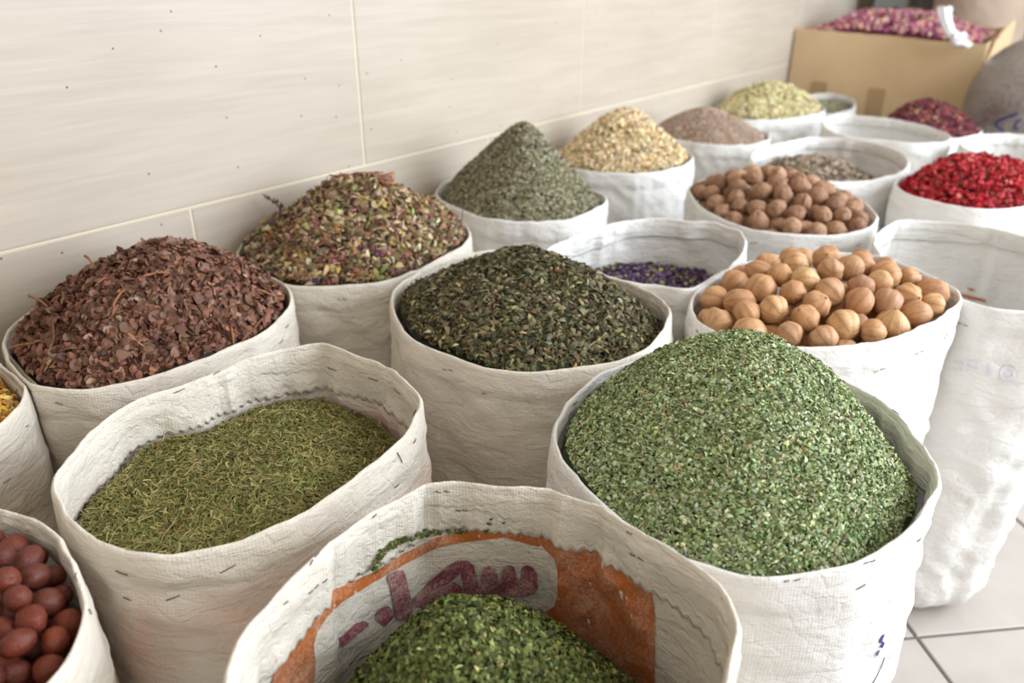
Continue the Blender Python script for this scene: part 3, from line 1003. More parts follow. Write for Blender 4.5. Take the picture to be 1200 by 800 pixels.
straws = variants('straw', [tube([(-.5,0,0),(-.15,.03,.03),(.2,-.02,.03),(.5,.04,0)], .016, .010, 5), tube([(-.5,0,0),(-.1,.10,.04),(.25,.08,.04),(.5,-.04,0)], .015, .008, 5)], M_STRAW)
pieces(root, h, 70, 'straw', straws, (.010,.026), .16, (.002,.0045), rmax=.9)

# --- curled dark green leaf
h = Heap(SK['tea'], (632, 300), off=0.03, drop=lambda a: 0.018 + 0.013 * np.cos(a - .6), p=1.55, k=0.12, lump=0.005, lscale=22, seed=4)
TEA = [((92,86,58),5),((72,70,48),5),((116,108,74),3),((54,54,38),3),((132,122,88),1.7),((112,92,70),.7),((150,140,104),.8)]
root = empty('leaf_heap', (h.a[0], h.a[1], 0.45))
tag(root, 'mound of curled dark olive tea-like leaves in the centre sack', 'herb')
b = build_heap('leaf_bed', h, [scatter(h, 6500, t_curl(.26,.3,1.6), (.005,.0125), TEA, .5, (0,.003), jit=0.26),
    scatter(h, 6000, t_curl(.2,-.25,-1.8), (.005,.012), TEA, .6, (.001,.004), jit=0.26),
    scatter(h, 3500, t_flake(.5,.3), (.003,.006), TEA, .5, (.0,.003), jit=0.26),
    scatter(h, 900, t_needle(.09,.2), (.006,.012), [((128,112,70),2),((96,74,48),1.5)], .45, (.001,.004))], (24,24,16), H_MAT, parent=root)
tag(b, kind='stuff')
M_TEA = random_mat('curled_leaf', [(0, L4((98,94,66))), (.3, L4((78,76,54))), (.55, L4((114,108,76))), (.8, L4((122,112,80))), (.95, L4((124,98,72))), (1, L4((138,132,98)))], .6, .3)
leaves = variants('leaf', [t_curl(.30,.30,1.6), t_curl(.26,-.2,-1.8), t_curl(.40,.22,1.0), t_curl(.18,.3,2.2), t_curl(.14,.24,1.2)], M_TEA)
pieces(root, h, 290, 'leaf', leaves, (.010,.0155), .5, (.002,.005), rmax=.92)

# --- rust brown leaf discs
h = Heap(SK['petal'], (192, 296), off=-0.005, drop=0.008, p=2.0, k=0.0, lump=0.007, lscale=18, seed=5)
PET = [((124,84,66),5),((106,72,56),5),((140,98,78),3),((84,60,48),3),((124,86,76),1.0),((160,130,106),.8)]
root = empty('leaf_heap', (h.a[0], h.a[1], 0.45))
tag(root, 'rounded pile of rust brown leaf discs and stalks by the wall', 'leaves')
b = build_heap('disc_bed', h, [scatter(h, 4200, t_disc(.18), (.008,.0135), PET, .45, (0,.004)),
    scatter(h, 2600, t_disc(-.16), (.007,.012), PET, .6, (.001,.006)),
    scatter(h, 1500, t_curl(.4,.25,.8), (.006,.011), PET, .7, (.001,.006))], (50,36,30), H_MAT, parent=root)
tag(b, kind='stuff')
M_PET = random_mat('brown_disc', [(0, L4((120,88,70))), (.35, L4((102,74,60))), (.6, L4((136,102,82))), (.85, L4((126,88,78))), (1, L4((150,122,100)))], .6, .25)
discs = variants('leaf', [t_disc(.2, 9), t_disc(-.18, 9), t_disc(.12, 8), t_disc(.3, 9)], M_PET)
pieces(root, h, 290, 'leaf', discs, (.010,.0150), .42, (.003,.007), rmax=.91)
M_STALK = random_mat('stalk', [(0, L4((150,100,70))), (.5, L4((172,126,92))), (1, L4((122,78,54)))])
stalks = [  # traced over the pile: pixel runs lying on the surface
    [(12,408),(40,404),(60,396)], [(46,440),(56,420),(64,398),(62,372),(58,352)], [(34,346),(58,360)], [(132,376),(134,358),(146,338)], [(140,384),(156,398),(172,410)],
    [(284,400),(300,384),(314,366)], [(164,326),(190,320),(224,328)], [(270,374),(274,404)], [(304,340),(322,350)], [(112,336),(124,326)], [(100,300),(110,312)], [(38,376),(46,392)]]
def lay(heap, px, lift=0.008):
    """Pixel run -> points on the heap's surface (marched along each ray)."""
    out = []
    for x, y in px:
        d = ray(x, y); d = d / np.linalg.norm(d)
        t = np.linspace(0.3, 3.2, 1600); P = CAM + t[:, None] * d
        dx, dy = P[:, 0] - heap.a[0], P[:, 1] - heap.a[1]
        bb, _ = heap.bound(np.arctan2(dy, dx))
        zz = heap.z(P[:, 0], P[:, 1]) + lift
        hit = np.where((P[:, 2] <= zz) & (np.hypot(dx, dy) < bb * 1.05))[0]
        if len(hit): out.append(P[hit[0]])
        elif out or True:
            k = np.argmin(np.abs(P[:, 1] - heap.a[1])); out.append(P[k] * 1.0)
    return np.array(out)
def densify(P, n=7):
    t = np.linspace(0, len(P) - 1, n); k = np.minimum(t.astype(int), len(P) - 2); f = (t - k)[:, None]
    return P[k] * (1 - f) + P[k + 1] * f
for run in stalks:
    P = densify(lay(h, run))
    P[:, 2] += 0.002 * np.sin(np.linspace(0, math.pi, len(P))) + rng.normal(0, .0005, len(P))
    V, Fc = tube(P, .0017, .0010, 5)
    add('stalk', V, Fc, M_STALK, root)
mini = variants('stalk', [tube([(-.5,0,0),(-.1,.05,.06),(.5,-.03,0)], .03, .018, 5)], M_STALK)
pieces(root, h, 26, 'stalk', mini, (.012,.026), .3, (.003,.006), rmax=.88)

# --- mixed dried flowers
h = Heap(SK['mixed'], (428, 213), off=0.0, drop=0.006, p=1.3, k=0.15, lump=0.010, lscale=20, seed=6)
MIX = [((152,130,98),6),((128,104,76),5),((172,150,112),4),((98,80,60),4),((188,174,138),2.4),((150,92,96),.9),((110,66,78),.7),((182,164,96),.5),((84,60,76),.5),((200,186,150),.5),((120,124,66),1.2),((150,100,70),1.4)]
root = empty('flower_heap', (h.a[0], h.a[1], 0.45))
tag(root, 'untidy heap of mixed dried flowers, pink stalks and seed heads by the wall', 'flowers')
b = build_heap('flower_bed', h, [scatter(h, 2600, t_flake(.35,.4), (.006,.016), MIX, .8, (0,.008), jit=0.2),
    scatter(h, 2400, t_curl(.3,.4,1.4), (.007,.018), MIX, .9, (.001,.010), jit=0.2),
    scatter(h, 3000, t_twig(.03,.14), (.010,.030), MIX, .5, (.001,.008), jit=0.2),
    scatter(h, 1600, t_seed(.8,.7), (.003,.006), MIX, .6, (.002,.008), jit=0.2)], (70,52,36), H_MAT, parent=root)
tag(b, kind='stuff')
def pal_mat(n, cs, r=.75): return random_mat(n, [(i / max(1, len(cs) - 1), L4(c)) for i, c in enumerate(cs)], r)
M_FL = pal_mat('dried_blossom', [(196,180,140),(170,140,96),(150,72,92),(200,178,86),(118,56,74),(214,202,172),(150,146,80),(92,58,84)])
M_ST = pal_mat('dried_stem', [(150,112,70),(176,152,104),(160,70,88),(118,92,60),(132,132,72)])
heads = variants('flower_head', [t_bud()], M_FL)
bloom = []
for k in range(2):
    ps = []
    for j in range(5):
        V, Fc = t_curl(.5,.3,.4); a = 2*math.pi*j/5 + .3*k
        V = V * np.array([.5,.6,.5]) + np.array([.25,0,0]); ca_, sa_ = math.cos(a), math.sin(a)
        ps.append((np.stack([V[:,0]*ca_-V[:,1]*sa_, V[:,0]*sa_+V[:,1]*ca_, V[:,2]], 1), Fc))
    bloom.append(join(ps))
blooms = variants('blossom', bloom, M_FL)
stems = variants('stem', [tube([(-.5,0,0),(-.15,.06,.05),(.2,.02,.05),(.5,-.05,.02)], .026, .014, 5), tube([(-.5,0,0),(-.2,.16,.04),(.1,.2,.05),(.4,.05,.03)], .024, .012, 5)], M_ST)
pieces(root, h, 70, 'flower_head', heads, (.007,.012), .5, (.003,.008), rmax=.92)
pieces(root, h, 80, 'blossom', blooms, (.010,.018), .5, (.003,.008), rmax=.9)
pieces(root, h, 90, 'stem', stems, (.016,.045), .55, (.004,.012), rmax=.82)
M_PINK = plain('pink_stalk', (176,70,92), .7)
for run in [[(384,280),(396,296),(410,320)],[(372,300),(382,320),(386,334)],[(352,296),(378,292),(392,284)]]:
    P = densify(lay(h, run, .006)); V, Fc = tube(P, .0016, .0009, 5)
    add('pink_stalk', V, Fc, M_PINK, root)
M_CROWN = pal_mat('crown_stem', [(168,112,92),(150,74,78),(188,150,112),(140,100,66),(170,90,88)])
# the spike that leans out to the left and the bundle that crowns the heap
M_SPIKE = plain('brown_spike', (96,72,50), .8)
for run in [[(284,303),(276,290),(271,281)], [(533,284),(540,262),(543,242)], [(500,262),(506,240),(504,228)]]:
    P = densify(np.array([at_fwd(x, y, h.a[1]) for x, y in run]), 6); V, Fc = tube(P, .0009, .0006, 5); add('stem', V, Fc, M_SPIKE, root)
P0, P1, P2 = at_fwd(338, 262, h.a[1] + .01), at_fwd(326, 240, h.a[1] + .01), at_fwd(308, 228, h.a[1] + .01)
parts = [tube(densify(np.array([P0, P1, P2]), 8), .0018, .0008, 5)]
for t in np.linspace(0.1, 1.9, 26):
    q = P0 + (P1 - P0) * min(t, 1) + (P2 - P1) * max(0, t - 1)
    v, f = t_bud(); parts.append((v * rng.uniform(.004,.008) * (1.25 - .4 * t) + q + rng.normal(0, .0035 * (1.2 - .45 * t), 3), f))
V, Fc = join(parts); add('spike', V, Fc, M_SPIKE, root)
for k in range(80):
    a = at_fwd(rng.uniform(384, 430), rng.uniform(204, 224), h.a[1] + rng.uniform(-.015, .01))
    e = at_fwd(rng.uniform(432, 464), rng.uniform(202, 222), h.a[1] + rng.uniform(-.02, .015))
    m = (a + e) / 2 + np.array([0, 0, rng.uniform(.0, .006)])
    V, Fc = tube(densify(np.array([a, m, e]), 6) + rng.normal(0, .0012, (6, 3)), .0008, .0011, 5)
    add('stem', V, Fc, M_CROWN, root)

# --- grey green cone
h = Heap(SK['cone'], (613, 146), off=0.0, drop=0.010, p=1.0, k=0.14, lump=0.004, lscale=24, seed=7)
CON = [((148,142,114),5),((128,124,98),5),((166,160,132),3),((92,90,68),3),((142,138,106),1.2),((124,96,70),.5)]
o = build_heap('herb_heap', h, [scatter(h, 12000, t_flake(.6,.25), (.003,.0065), CON, .5, (0,.003)),
    scatter(h, 6000, t_chip(.6,.25), (.003,.006), CON, .6, (.0005,.0035))], (52,52,38), H_MAT)
tag(o, 'steep grey green cone of crushed leaf in a white sack', 'herb', kind='stuff')

# --- pale yellow flower heads
h = Heap(SK['chamomile'], (733, 132), off=0.0, drop=0.006, p=1.15, k=0.2, lump=0.005, lscale=24, seed=8)
CHA = [((232,212,174),5),((218,194,150),4),((234,220,190),3),((170,148,106),2.5),((140,116,70),1.2),((228,216,182),1.2)]
o = build_heap('flower_heap', h, [scatter(h, 5200, t_disc(.3,6), (.006,.011), CHA, .5, (0,.004)),
    scatter(h, 2600, t_bud(), (.005,.009), CHA, .6, (.001,.005))], (128,102,62), H_MAT)
tag(o, 'pale straw yellow heap of dried flower heads by the wall', 'flowers', kind='stuff')

# --- grey brown seed
h = Heap(SK['seed'], (822, 126), off=0.0, drop=0.006, p=1.6, lump=0.003, lscale=22, seed=9)
SEE = [((188,164,146),5),((170,146,128),5),((200,180,162),3),((136,114,98),2),((206,188,170),1)]
o = build_heap('seed_heap', h, [scatter(h, 9000, t_seed(.6,.4), (.003,.0055), SEE, .5, (0,.002))], (160,136,118), H_MAT)
tag(o, 'low dome of fine grey brown seed in a white sack', 'seeds', kind='stuff')

# --- pale green dried heads
h = Heap(SK['hops'], (905, 97), off=0.0, drop=0.006, p=1.3, k=.1, lump=0.006, lscale=24, seed=10)
HOP = [((206,194,150),5),((190,178,132),4),((212,206,170),3),((146,142,84),2),((216,206,170),1.5),((160,140,96),1)]
o = build_heap('flower_heap', h, [scatter(h, 2600, t_bud(), (.008,.014), HOP, .6, (0,.005)), scatter(h, 1500, t_disc(.3,6), (.008,.012), HOP, .6, (.001,.006))], (120,116,70), H_MAT)
tag(o, 'pale greenish heap of dried heads beside the cardboard box', 'flowers', kind='stuff')

# --- greyish herb in the small sack
h = Heap(SK['far'], (966, 122), off=0.0, drop=0.025, p=1.5, lump=0.003, lscale=22, seed=11)
o = build_heap('herb_heap', h, [scatter(h, 2500, t_flake(.6,.25), (.004,.008), [((150,146,118),3),((128,124,96),3),((170,162,132),2)], .5, (0,.003))], (110,106,82), H_MAT)
tag(o, 'grey olive crushed herb in the small sack before the box', 'herb', kind='stuff')

# --- dark red petals
h = Heap(SK['potpourri'], (1086, 119), off=0.0, drop=0.004, p=1.9, lump=0.004, lscale=24, seed=12)
POT = [((124,64,72),5),((102,52,62),5),((144,78,82),3),((88,58,64),3),((150,112,70),.9),((152,40,60),1.4),((188,160,110),.35)]
o = build_heap('petal_heap', h, [scatter(h, 3200, t_disc(.3,6), (.007,.012), POT, .6, (0,.004)), scatter(h, 2600, t_flake(.5,.3), (.006,.011), POT, .6, (.001,.005))], (62,30,36), H_MAT)
tag(o, 'rounded heap of dark red petals beside the cardboard box', 'petals', kind='stuff')

# --- grey twigs
h = Heap(SK['twig'], (952, 186), off=0.03, drop=lambda a: 0.045 + 0.022 * (1 + np.cos(a)), p=1.6, lump=0.007, lscale=22, seed=13)
TWI = [((170,152,132),5),((146,130,112),4),((188,172,152),3),((84,74,60),2)]
o = build_heap('twig_heap', h, [scatter(h, 2600, t_twig(.06,.2), (.010,.022), TWI, .5, (0,.006)), scatter(h, 1600, t_flake(.5,.3), (.006,.012), TWI, .6, (0,.006))], (96,82,66), H_MAT)
tag(o, 'low layer of grey brown twigs inside an open white sack', 'twigs', kind='stuff')

# --- violet blossoms
h = Heap(SK['violet'], (720, 316), off=0.0, drop=lambda a: 0.075 + 0.006 * np.cos(a), p=1.5, lump=0.005, lscale=22, seed=14, apex_z=0.47)
VIO = [((92,66,104),5),((72,50,86),5),((116,90,122),2.5),((142,140,84),2.2),((118,116,66),1.8),((58,42,66),2.5),((166,158,112),.8)]
o = build_heap('blossom_heap', h, [scatter(h, 3400, t_curl(.4,.35,1.0), (.006,.011), VIO, .8, (0,.006)), scatter(h, 2600, t_seed(.7,.6), (.003,.006), VIO, .6, (.001,.006))], (50,40,48), H_MAT)
tag(o, 'violet and olive blossoms low inside the white sack behind the curled leaf', 'flowers', kind='stuff')

# --- yellow orange petals
h = Heap(SK['yellow'], (-110, 448), off=0.0, drop=0.018, p=1.4, lump=0.005, lscale=22, seed=15)
YEL = [((214,170,70),5),((200,130,50),3),((226,196,116),3),((176,96,40),1.5),((160,140,80),1.5)]
o = build_heap('petal_heap', h, [scatter(h, 5200, t_curl(.3,.3,.8), (.006,.012), YEL, .6, (0,.004))], (140,96,44), H_MAT)
tag(o, 'yellow and orange petals in the sack cut by the left edge', 'petals', kind='stuff')
# ---------------------------------------------------------------- countable fill: limes, walnuts, red brown fruits, red blossoms
def pack(heap, r0, r1, n, layers=1.7, gap=0.97, tries=36000, keep=None, flat=1.0, sinkf=0.6):
    """Greedy packing from the surface down; no two pieces overlap."""
    x, y = heap.sample(tries, 1.0)
    m = len(x)
    r = rng.uniform(r0, r1, m)
    dep = rng.uniform(0, layers * 2 * r0, m) * (rng.uniform(0, 1, m) > 0.35)
    o = np.argsort(dep + rng.uniform(0, 0.25 * r0, m))
    nr = heap.normal(x, y)
    P = np.stack([x, y, heap.z(x, y)], 1) - nr * (r * sinkf + dep)[:, None]
    dx, dy = P[:, 0] - heap.a[0], P[:, 1] - heap.a[1]
    b, ze = heap.bound(np.arctan2(dy, dx))
    ok = np.hypot(dx, dy) < b - r * 1.02
    pts, rad, dp = [], [], []
    for i in o:
        if not ok[i]: continue
        if keep is not None and not keep(P[i]): continue
        if pts:
            d = np.linalg.norm(np.array(pts) - P[i], axis=1)
            if np.any(d < (np.array(rad) + r[i]) * gap): continue
        pts.append(P[i]); rad.append(r[i]); dp.append(dep[i])
        if len(pts) >= n: break
    return np.array(pts), np.array(rad), np.array(dp)

def uv_ball(f, nu=22, nv=14):
    """A closed ball with radius f(direction) about 1."""
    V = [(0, 0, 1)]
    for i in range(1, nv):
        t = math.pi * i / nv
        for j in range(nu):
            a = 2 * math.pi * j / nu
            V.append((math.sin(t) * math.cos(a), math.sin(t) * math.sin(a), math.cos(t)))
    V.append((0, 0, -1))
    V = np.array(V); V = f(V)
    Fc = [(0, 1 + j, 1 + (j + 1) % nu) for j in range(nu)]
    for i in range(nv - 2):
        a, b = 1 + i * nu, 1 + (i + 1) * nu
        Fc += [(a + j, b + j, b + (j + 1) % nu, a + (j + 1) % nu) for j in range(nu)]
    a, e = 1 + (nv - 2) * nu, len(V) - 1
    Fc += [(e, a + (j + 1) % nu, a + j) for j in range(nu)]
    return V, Fc

def fruit_mat(name, stops, rough, spec, scale, blotch, bump, ribs=0):
    q = N(name, rough, spec)
    oi = q.n('ShaderNodeObjectInfo'); co = q.n('ShaderNodeTexCoord').outputs['Object']
    off = q.n('ShaderNodeVectorMath', {0: co}, operation='ADD')
    sh = q.n('ShaderNodeCombineXYZ', {'X': oi.outputs['Random'], 'Y': q.math('MULTIPLY', oi.outputs['Random'], 7.0), 'Z': 0.0})
    q.link(sh.outputs[0], off.inputs[1])
    nz = q.n('ShaderNodeTexNoise', {'Vector': off.outputs[0], 'Scale': scale, 'Detail': 4.0, 'Roughness': 0.6}).outputs['Fac']
    c = q.ramp(oi.outputs['Random'], stops)
    f = q.ramp(nz, [(0.45, (0, 0, 0, 1)), (0.68, (1, 1, 1, 1))])
    q.base(q.mix(q.math('MULTIPLY', f, blotch[0]), c, L4(blotch[1])))
    n2 = q.n('ShaderNodeTexNoise', {'Vector': off.outputs[0], 'Scale': scale * 4, 'Detail': 2.0}).outputs['Fac']
    if ribs:                                        # darker seams between the segments
        sp = q.n('ShaderNodeSeparateXYZ', {'Vector': co})
        an = q.math('ARCTAN2', sp.outputs['Y'], sp.outputs['X'])
        wv = q.math('SINE', q.math('ADD', q.math('MULTIPLY', an, float(ribs)), q.math('MULTIPLY', nz, 2.5)))
        c0 = q.b.inputs['Base Color'].links[0].from_socket
        q.base(q.mix(q.ramp(wv, [(.55, (0, 0, 0, 1)), (1.0, (.45, .45, .45, 1))]), c0, L4((150, 104, 70))))
    q.normal(q.bump(n2, bump, 0.5, q.bump(nz, bump * 2.5, 0.5)))
    return q.m

M_LIME = fruit_mat('dried_lime_skin', [(0, L4((198,152,106))), (.3, L4((180,134,96))), (.55, L4((206,164,118))), (.8, L4((172,130,102))), (1, L4((208,172,120)))], .5, .3, 1.3, (.55, (150,106,74)), .0006, 8)
M_SCAR = plain('stem_scar', (132,104,66), .8)
M_WAL = fruit_mat('walnut_shell', [(0, L4((164,126,98))), (.35, L4((146,108,82))), (.65, L4((182,144,114))), (1, L4((134,98,74)))], .6, .25, 2.0, (.65, (104,72,52)), .0016)
M_JUJ = fruit_mat('red_brown_skin', [(0, L4((104,40,25))), (.35, L4((80,34,25))), (.65, L4((128,56,30))), (1, L4((90,42,32)))], .5, .3, 1.5, (.5, (100,64,52)), .0007)
M_RED = pal_mat('red_blossom', [(206,52,62),(184,36,50),(216,82,88),(196,56,60),(170,34,46),(214,104,98)], .65)
M_CALYX = pal_mat('brown_calyx', [(122,84,54),(86,50,36),(160,120,80)], .8)

def lime_f(seed, ribs, sq):
    def f(V):
        a = np.arctan2(V[:, 1], V[:, 0]); s = np.sqrt(V[:, 0]**2 + V[:, 1]**2)
        r = 1 + 0.042 * np.cos(ribs * a + seed) * s**1.5 + 0.08 * vnoise(V * 1.4 + seed, seed) + 0.02 * vnoise(V * 3.2 + seed, seed + 3)
        r += 0.10 * np.exp(-((1 - V[:, 2]) / 0.05)) - 0.05 * np.exp(-((1 + V[:, 2]) / 0.03))
        return V * r[:, None] * np.array([1, 1, sq]) * 0.97
    return f
lime_me, scar_me = [], []
for k, (rb, sq) in enumerate([(8, .95), (9, 1.04), (7, .90), (10, 1.0), (8, 1.08), (6, .93)]):
    V, Fc = uv_ball(lime_f(k * 1.7 + 1, rb, sq), 30, 18)
    me = mesh_from('dried_lime', V, Fc); me.materials.append(M_LIME); lime_me.append(me)
    top = V[0, 2]
    sv, sf = uv_ball(lambda Q: Q * np.array([.11, .11, .05]) + np.array([0, 0, top - .01]), 7, 4)
    me = mesh_from('stem_scar', sv, sf); me.materials.append(M_SCAR); scar_me.append(me)

def wal_f(seed, el):
    def f(V):
        a = np.arctan2(V[:, 1], V[:, 0])
        seam = np.exp(-(V[:, 0] / 0.10)**2)
        r = 1 + 0.10 * seam - 0.07 * np.exp(-((np.abs(V[:, 0]) - .17) / .07)**2)
        r += 0.065 * ridged(V * 2.6 + seed, seed) + 0.03 * ridged(V * 5.5 + seed, seed + 2)
        r += 0.12 * np.exp(-((1 - V[:, 2]) / 0.04))
        return V * r[:, None] * np.array([.93, .95, el]) * 0.93
    return f
wal_me = []
for k, el in enumerate([1.06, 1.0, 1.12, .98, 1.05]):
    V, Fc = uv_ball(wal_f(k * 2.3, el), 30, 20)
    me = mesh_from('walnut', V, Fc); me.materials.append(M_WAL); wal_me.append(me)

def juj_f(seed, el):
    def f(V):
        r = 1 + 0.05 * vnoise(V * 1.5 + seed, seed) + 0.06 * ridged(V * np.array([3.4, 3.4, 1.5]) + seed, seed + 1) + 0.015 * ridged(V * 5 + seed, seed + 2) - 0.10 * np.exp(-((1 - V[:, 2]) / 0.03))
        return V * r[:, None] * np.array([.92, .95, el]) * 0.95
    return f
juj_me = []
for k, el in enumerate([1.08, 1.2, 1.02, 1.14]):
    V, Fc = uv_ball(juj_f(k * 3.1, el), 22, 14)
    me = mesh_from('dried_fruit', V, Fc); me.materials.append(M_JUJ); juj_me.append(me)

red_me, cal_me = [], []
for k in range(5):
    ps = []
    for j in range(11):
        V, Fc = (t_curl(.75, .35, .9) if j % 3 else t_disc(.35, 6))
        V = V * rng.uniform(.7, 1.15) + np.array([.42, 0, .05])
        V = V + rng.normal(0, .05, V.shape)
        e = rng.uniform(-.4, 1.25); a = 2 * math.pi * j / 11 * 2.4
        V = np.stack([V[:, 0] * math.cos(e) - V[:, 2] * math.sin(e), V[:, 1], V[:, 0] * math.sin(e) + V[:, 2] * math.cos(e)], 1)
        ca_, sa_ = math.cos(a), math.sin(a)
        ps.append((np.stack([V[:, 0]*ca_ - V[:, 1]*sa_, V[:, 0]*sa_ + V[:, 1]*ca_, V[:, 2]], 1), Fc))
    V, Fc = uv_ball(lambda Q: Q * np.array([.36, .36, .40]), 7, 5)
    ps.append((V, Fc))
    V, Fc = join(ps); me = mesh_from('red_blossom', V, Fc, False); me.materials.append(M_RED); red_me.append(me)
    V, Fc = t_bud(); V = V * np.array([.42, .42, .8]) + np.array([0, 0, -.5]); me = mesh_from('calyx', V, Fc); me.materials.append(M_CALYX); cal_me.append(me)

def rand_rot():
    return tuple(rng.uniform(0, 2 * math.pi, 3))

def lower_layer(heap, name, label, cat, r, mat, ball, sink):
    """What lies under the pieces one sees, as one heap resting in the sack."""
    ps = []
    xs, ys = [], []
    st = r * 1.9
    b = heap.br.max()
    for i, gx in enumerate(np.arange(-b, b, st)):
        for gy in np.arange(-b, b, st):
            x, y = heap.a[0] + gx, heap.a[1] + gy + (st / 2 if i % 2 else 0)
            q, _ = heap.bound(np.arctan2(np.array([y - heap.a[1]]), np.array([x - heap.a[0]])))
            if math.hypot(x - heap.a[0], y - heap.a[1]) > q[0] - r * 1.5: continue
            z = float(heap.z(np.array([x]), np.array([y]))[0]) - sink
            V, Fc = ball
            ps.append((V * r + np.array([x, y, z]), Fc))
    V, Fc = heap.core(sink)
    ps.append((V, [tuple(f) for f in Fc]))
    V, Fc = join(ps)
    return tag(add(name, V, Fc, mat, base=(heap.a[0], heap.a[1], float(V[:, 2].min()))), label, cat, kind='stuff')

SMALL_BALL = uv_ball(lambda V: V, 8, 6)

ORD = ('first second third fourth fifth sixth seventh eighth ninth tenth eleventh twelfth thirteenth fourteenth fifteenth sixteenth '
       'seventeenth eighteenth nineteenth').split()
for tens, tenth in (('twenty', 'twentieth'), ('thirty', 'thirtieth'), ('forty', 'fortieth'), ('fifty', 'fiftieth')):
    ORD += [tenth] + [tens + '-' + w for w in ORD[:9]]

def seen(P, R, blockers):
    """Share of each ball that the camera sees, past the other balls and past what stands in front."""
    d0 = P - CAM; dist = np.linalg.norm(d0, axis=1)
    out = np.zeros(len(P)); blocked = np.zeros(len(P))
    offs = [(0, 0)] + [(math.cos(a) * q, math.sin(a) * q) for q in (.5, .85) for a in np.linspace(0, 2 * math.pi, 8, endpoint=False)]
    for i in range(len(P)):
        w = d0[i] / dist[i]; u = np.cross(w, [0, 0, 1]); u /= np.linalg.norm(u); v = np.cross(u, w)
        for a, b in offs:
            q = P[i] + R[i] * (a * u + b * v); d = q - CAM; L = np.linalg.norm(d); d /= L
            tc = (d0 @ d); cl2 = (d0**2).sum(1) - tc**2
            hitm = cl2 < R**2; t = np.where(hitm, tc - np.sqrt(np.maximum(R**2 - cl2, 0)), 1e9)
            if int(np.argmin(t)) != i: continue
            px, py = project(q)
            if not (0 < px < 1200 and 0 < py < 800): continue
            if any((lambda h: h is not None and h < t[i] - .002)(bv.ray_cast(Vector(CAM), Vector(d))[3]) for bv in blockers):
                blocked[i] += 1; continue
            out[i] += 1
    return out / len(offs), blocked / len(offs)

def fill(heap, name, meshes, r0, r1, n, noun, cat, group, sackname, layers=1.6, gap=.97, keep=None, part=None, part_every=1, band=1.35, blockers=(), squash=1.0, keep_hidden=False):
    """Pieces from the surface down; those the picture shows nothing of are left to the layer beneath."""
    P, R, D = pack(heap, r0, r1, n, layers, gap, keep=keep)
    vis, blk = seen(P, R * squash, blockers)
    ok = (vis > .10) | ((blk > .5) & bool(keep_hidden))
    P, R, vis = P[ok], R[ok], vis[ok]
    px, py = project(P)
    show = vis > .10
    dep = np.linalg.norm(P - CAM, axis=1)
    h_ = band * 2 * R.mean() * F / dep.mean()
    row = np.floor((py[show].max() + 1 - py) / h_).astype(int)
    nrow = row[show].max()
    labs = [f'{noun} of {sackname} hidden behind the heap before it'] * len(P)
    for k in range(nrow + 1):
        idx = [i for i in np.argsort(px) if show[i] and row[i] == k]
        for q, i in enumerate(idx):
            rn = 'front row' if k == 0 else ('back row' if k == nrow else f'{ORD[k]} row up')
            if len(idx) == 1: labs[i] = f'{noun} alone in the {rn} of {sackname}'
            elif q == 0: labs[i] = f'leftmost {noun} in the {rn} of {sackname}'
            elif q == len(idx) - 1: labs[i] = f'rightmost {noun} in the {rn} of {sackname}'
            else: labs[i] = f'{noun}, {ORD[q]} from the left in the {rn} of {sackname}'
    for i in range(len(P)):
        k = rng.integers(len(meshes))
        o = place(name, meshes[k], P[i], rand_rot(), R[i])
        tag(o, labs[i], cat, group)
        if part is not None and rng.uniform() < part_every:
            c = bpy.data.objects.new(part[0], part[1][k]); COL.objects.link(c); c.parent = o
    return P, R

in_view = lambda p: (lambda q: -25 < q[0] < 1225 and -25 < q[1] < 830)(project(p))
# limes
par_bvh = BVHTree.FromPolygons([tuple(p) for p in PAR_CORE[0]], PAR_CORE[1])
h = Heap(SK['lime'], (962, 296), off=0.05, drop=0.002, p=2.0, lump=0.004, lscale=16, seed=21, inset=0.002)
lower_layer(h, 'lime_layer', 'shaded lower layer of dried limes glimpsed between the top ones', 'fruit', .0165, M_LIME, SMALL_BALL, .066)
P_, R_ = fill(h, 'dried_lime', lime_me, .0148, .0190, 150, 'dried tan lime', 'lime', 'dried tan limes', 'the lime heap', 1.7, .90, None, ('stem_scar', scar_me), keep_hidden=True, blockers=[par_bvh, SK['parsley'].bvh, SK['lime'].bvh])
print('limes', len(P_))
# walnuts
h = Heap(SK['walnut'], (905, 200), off=0.03, drop=0.003, p=1.9, lump=0.004, lscale=16, seed=22, inset=0.002)
lower_layer(h, 'walnut_layer', 'shaded lower layer of walnuts glimpsed between the top ones', 'nuts', .0155, M_WAL, SMALL_BALL, .045)
P_, R_ = fill(h, 'walnut', wal_me, .0140, .0178, 150, 'brown walnut', 'walnut', 'walnuts in their shells', 'the walnut heap', 1.8, .90, blockers=[SK['walnut'].bvh])
print('walnuts', len(P_))
# red brown fruits, as far as the picture shows the sack
h = Heap(SK['jujube'], (-60, 640), off=0.02, drop=0.022, p=1.8, lump=0.003, lscale=18, seed=23, inset=0.003, apex_z=0.545)
lower_layer(h, 'dried_fruit_layer', 'shaded lower layer of red brown fruits in the near left sack', 'fruit', .009, M_JUJ, SMALL_BALL, .040)
P_, R_ = fill(h, 'dried_fruit', juj_me, .0078, .0110, 260, 'red brown fruit', 'fruit', 'dried red brown fruits', 'the near heap', 1.4, .92, blockers=[SK['jujube'].bvh], keep=lambda p: project(p)[0] > -30 and project(p)[1] < 835)
print('fruits', len(P_))
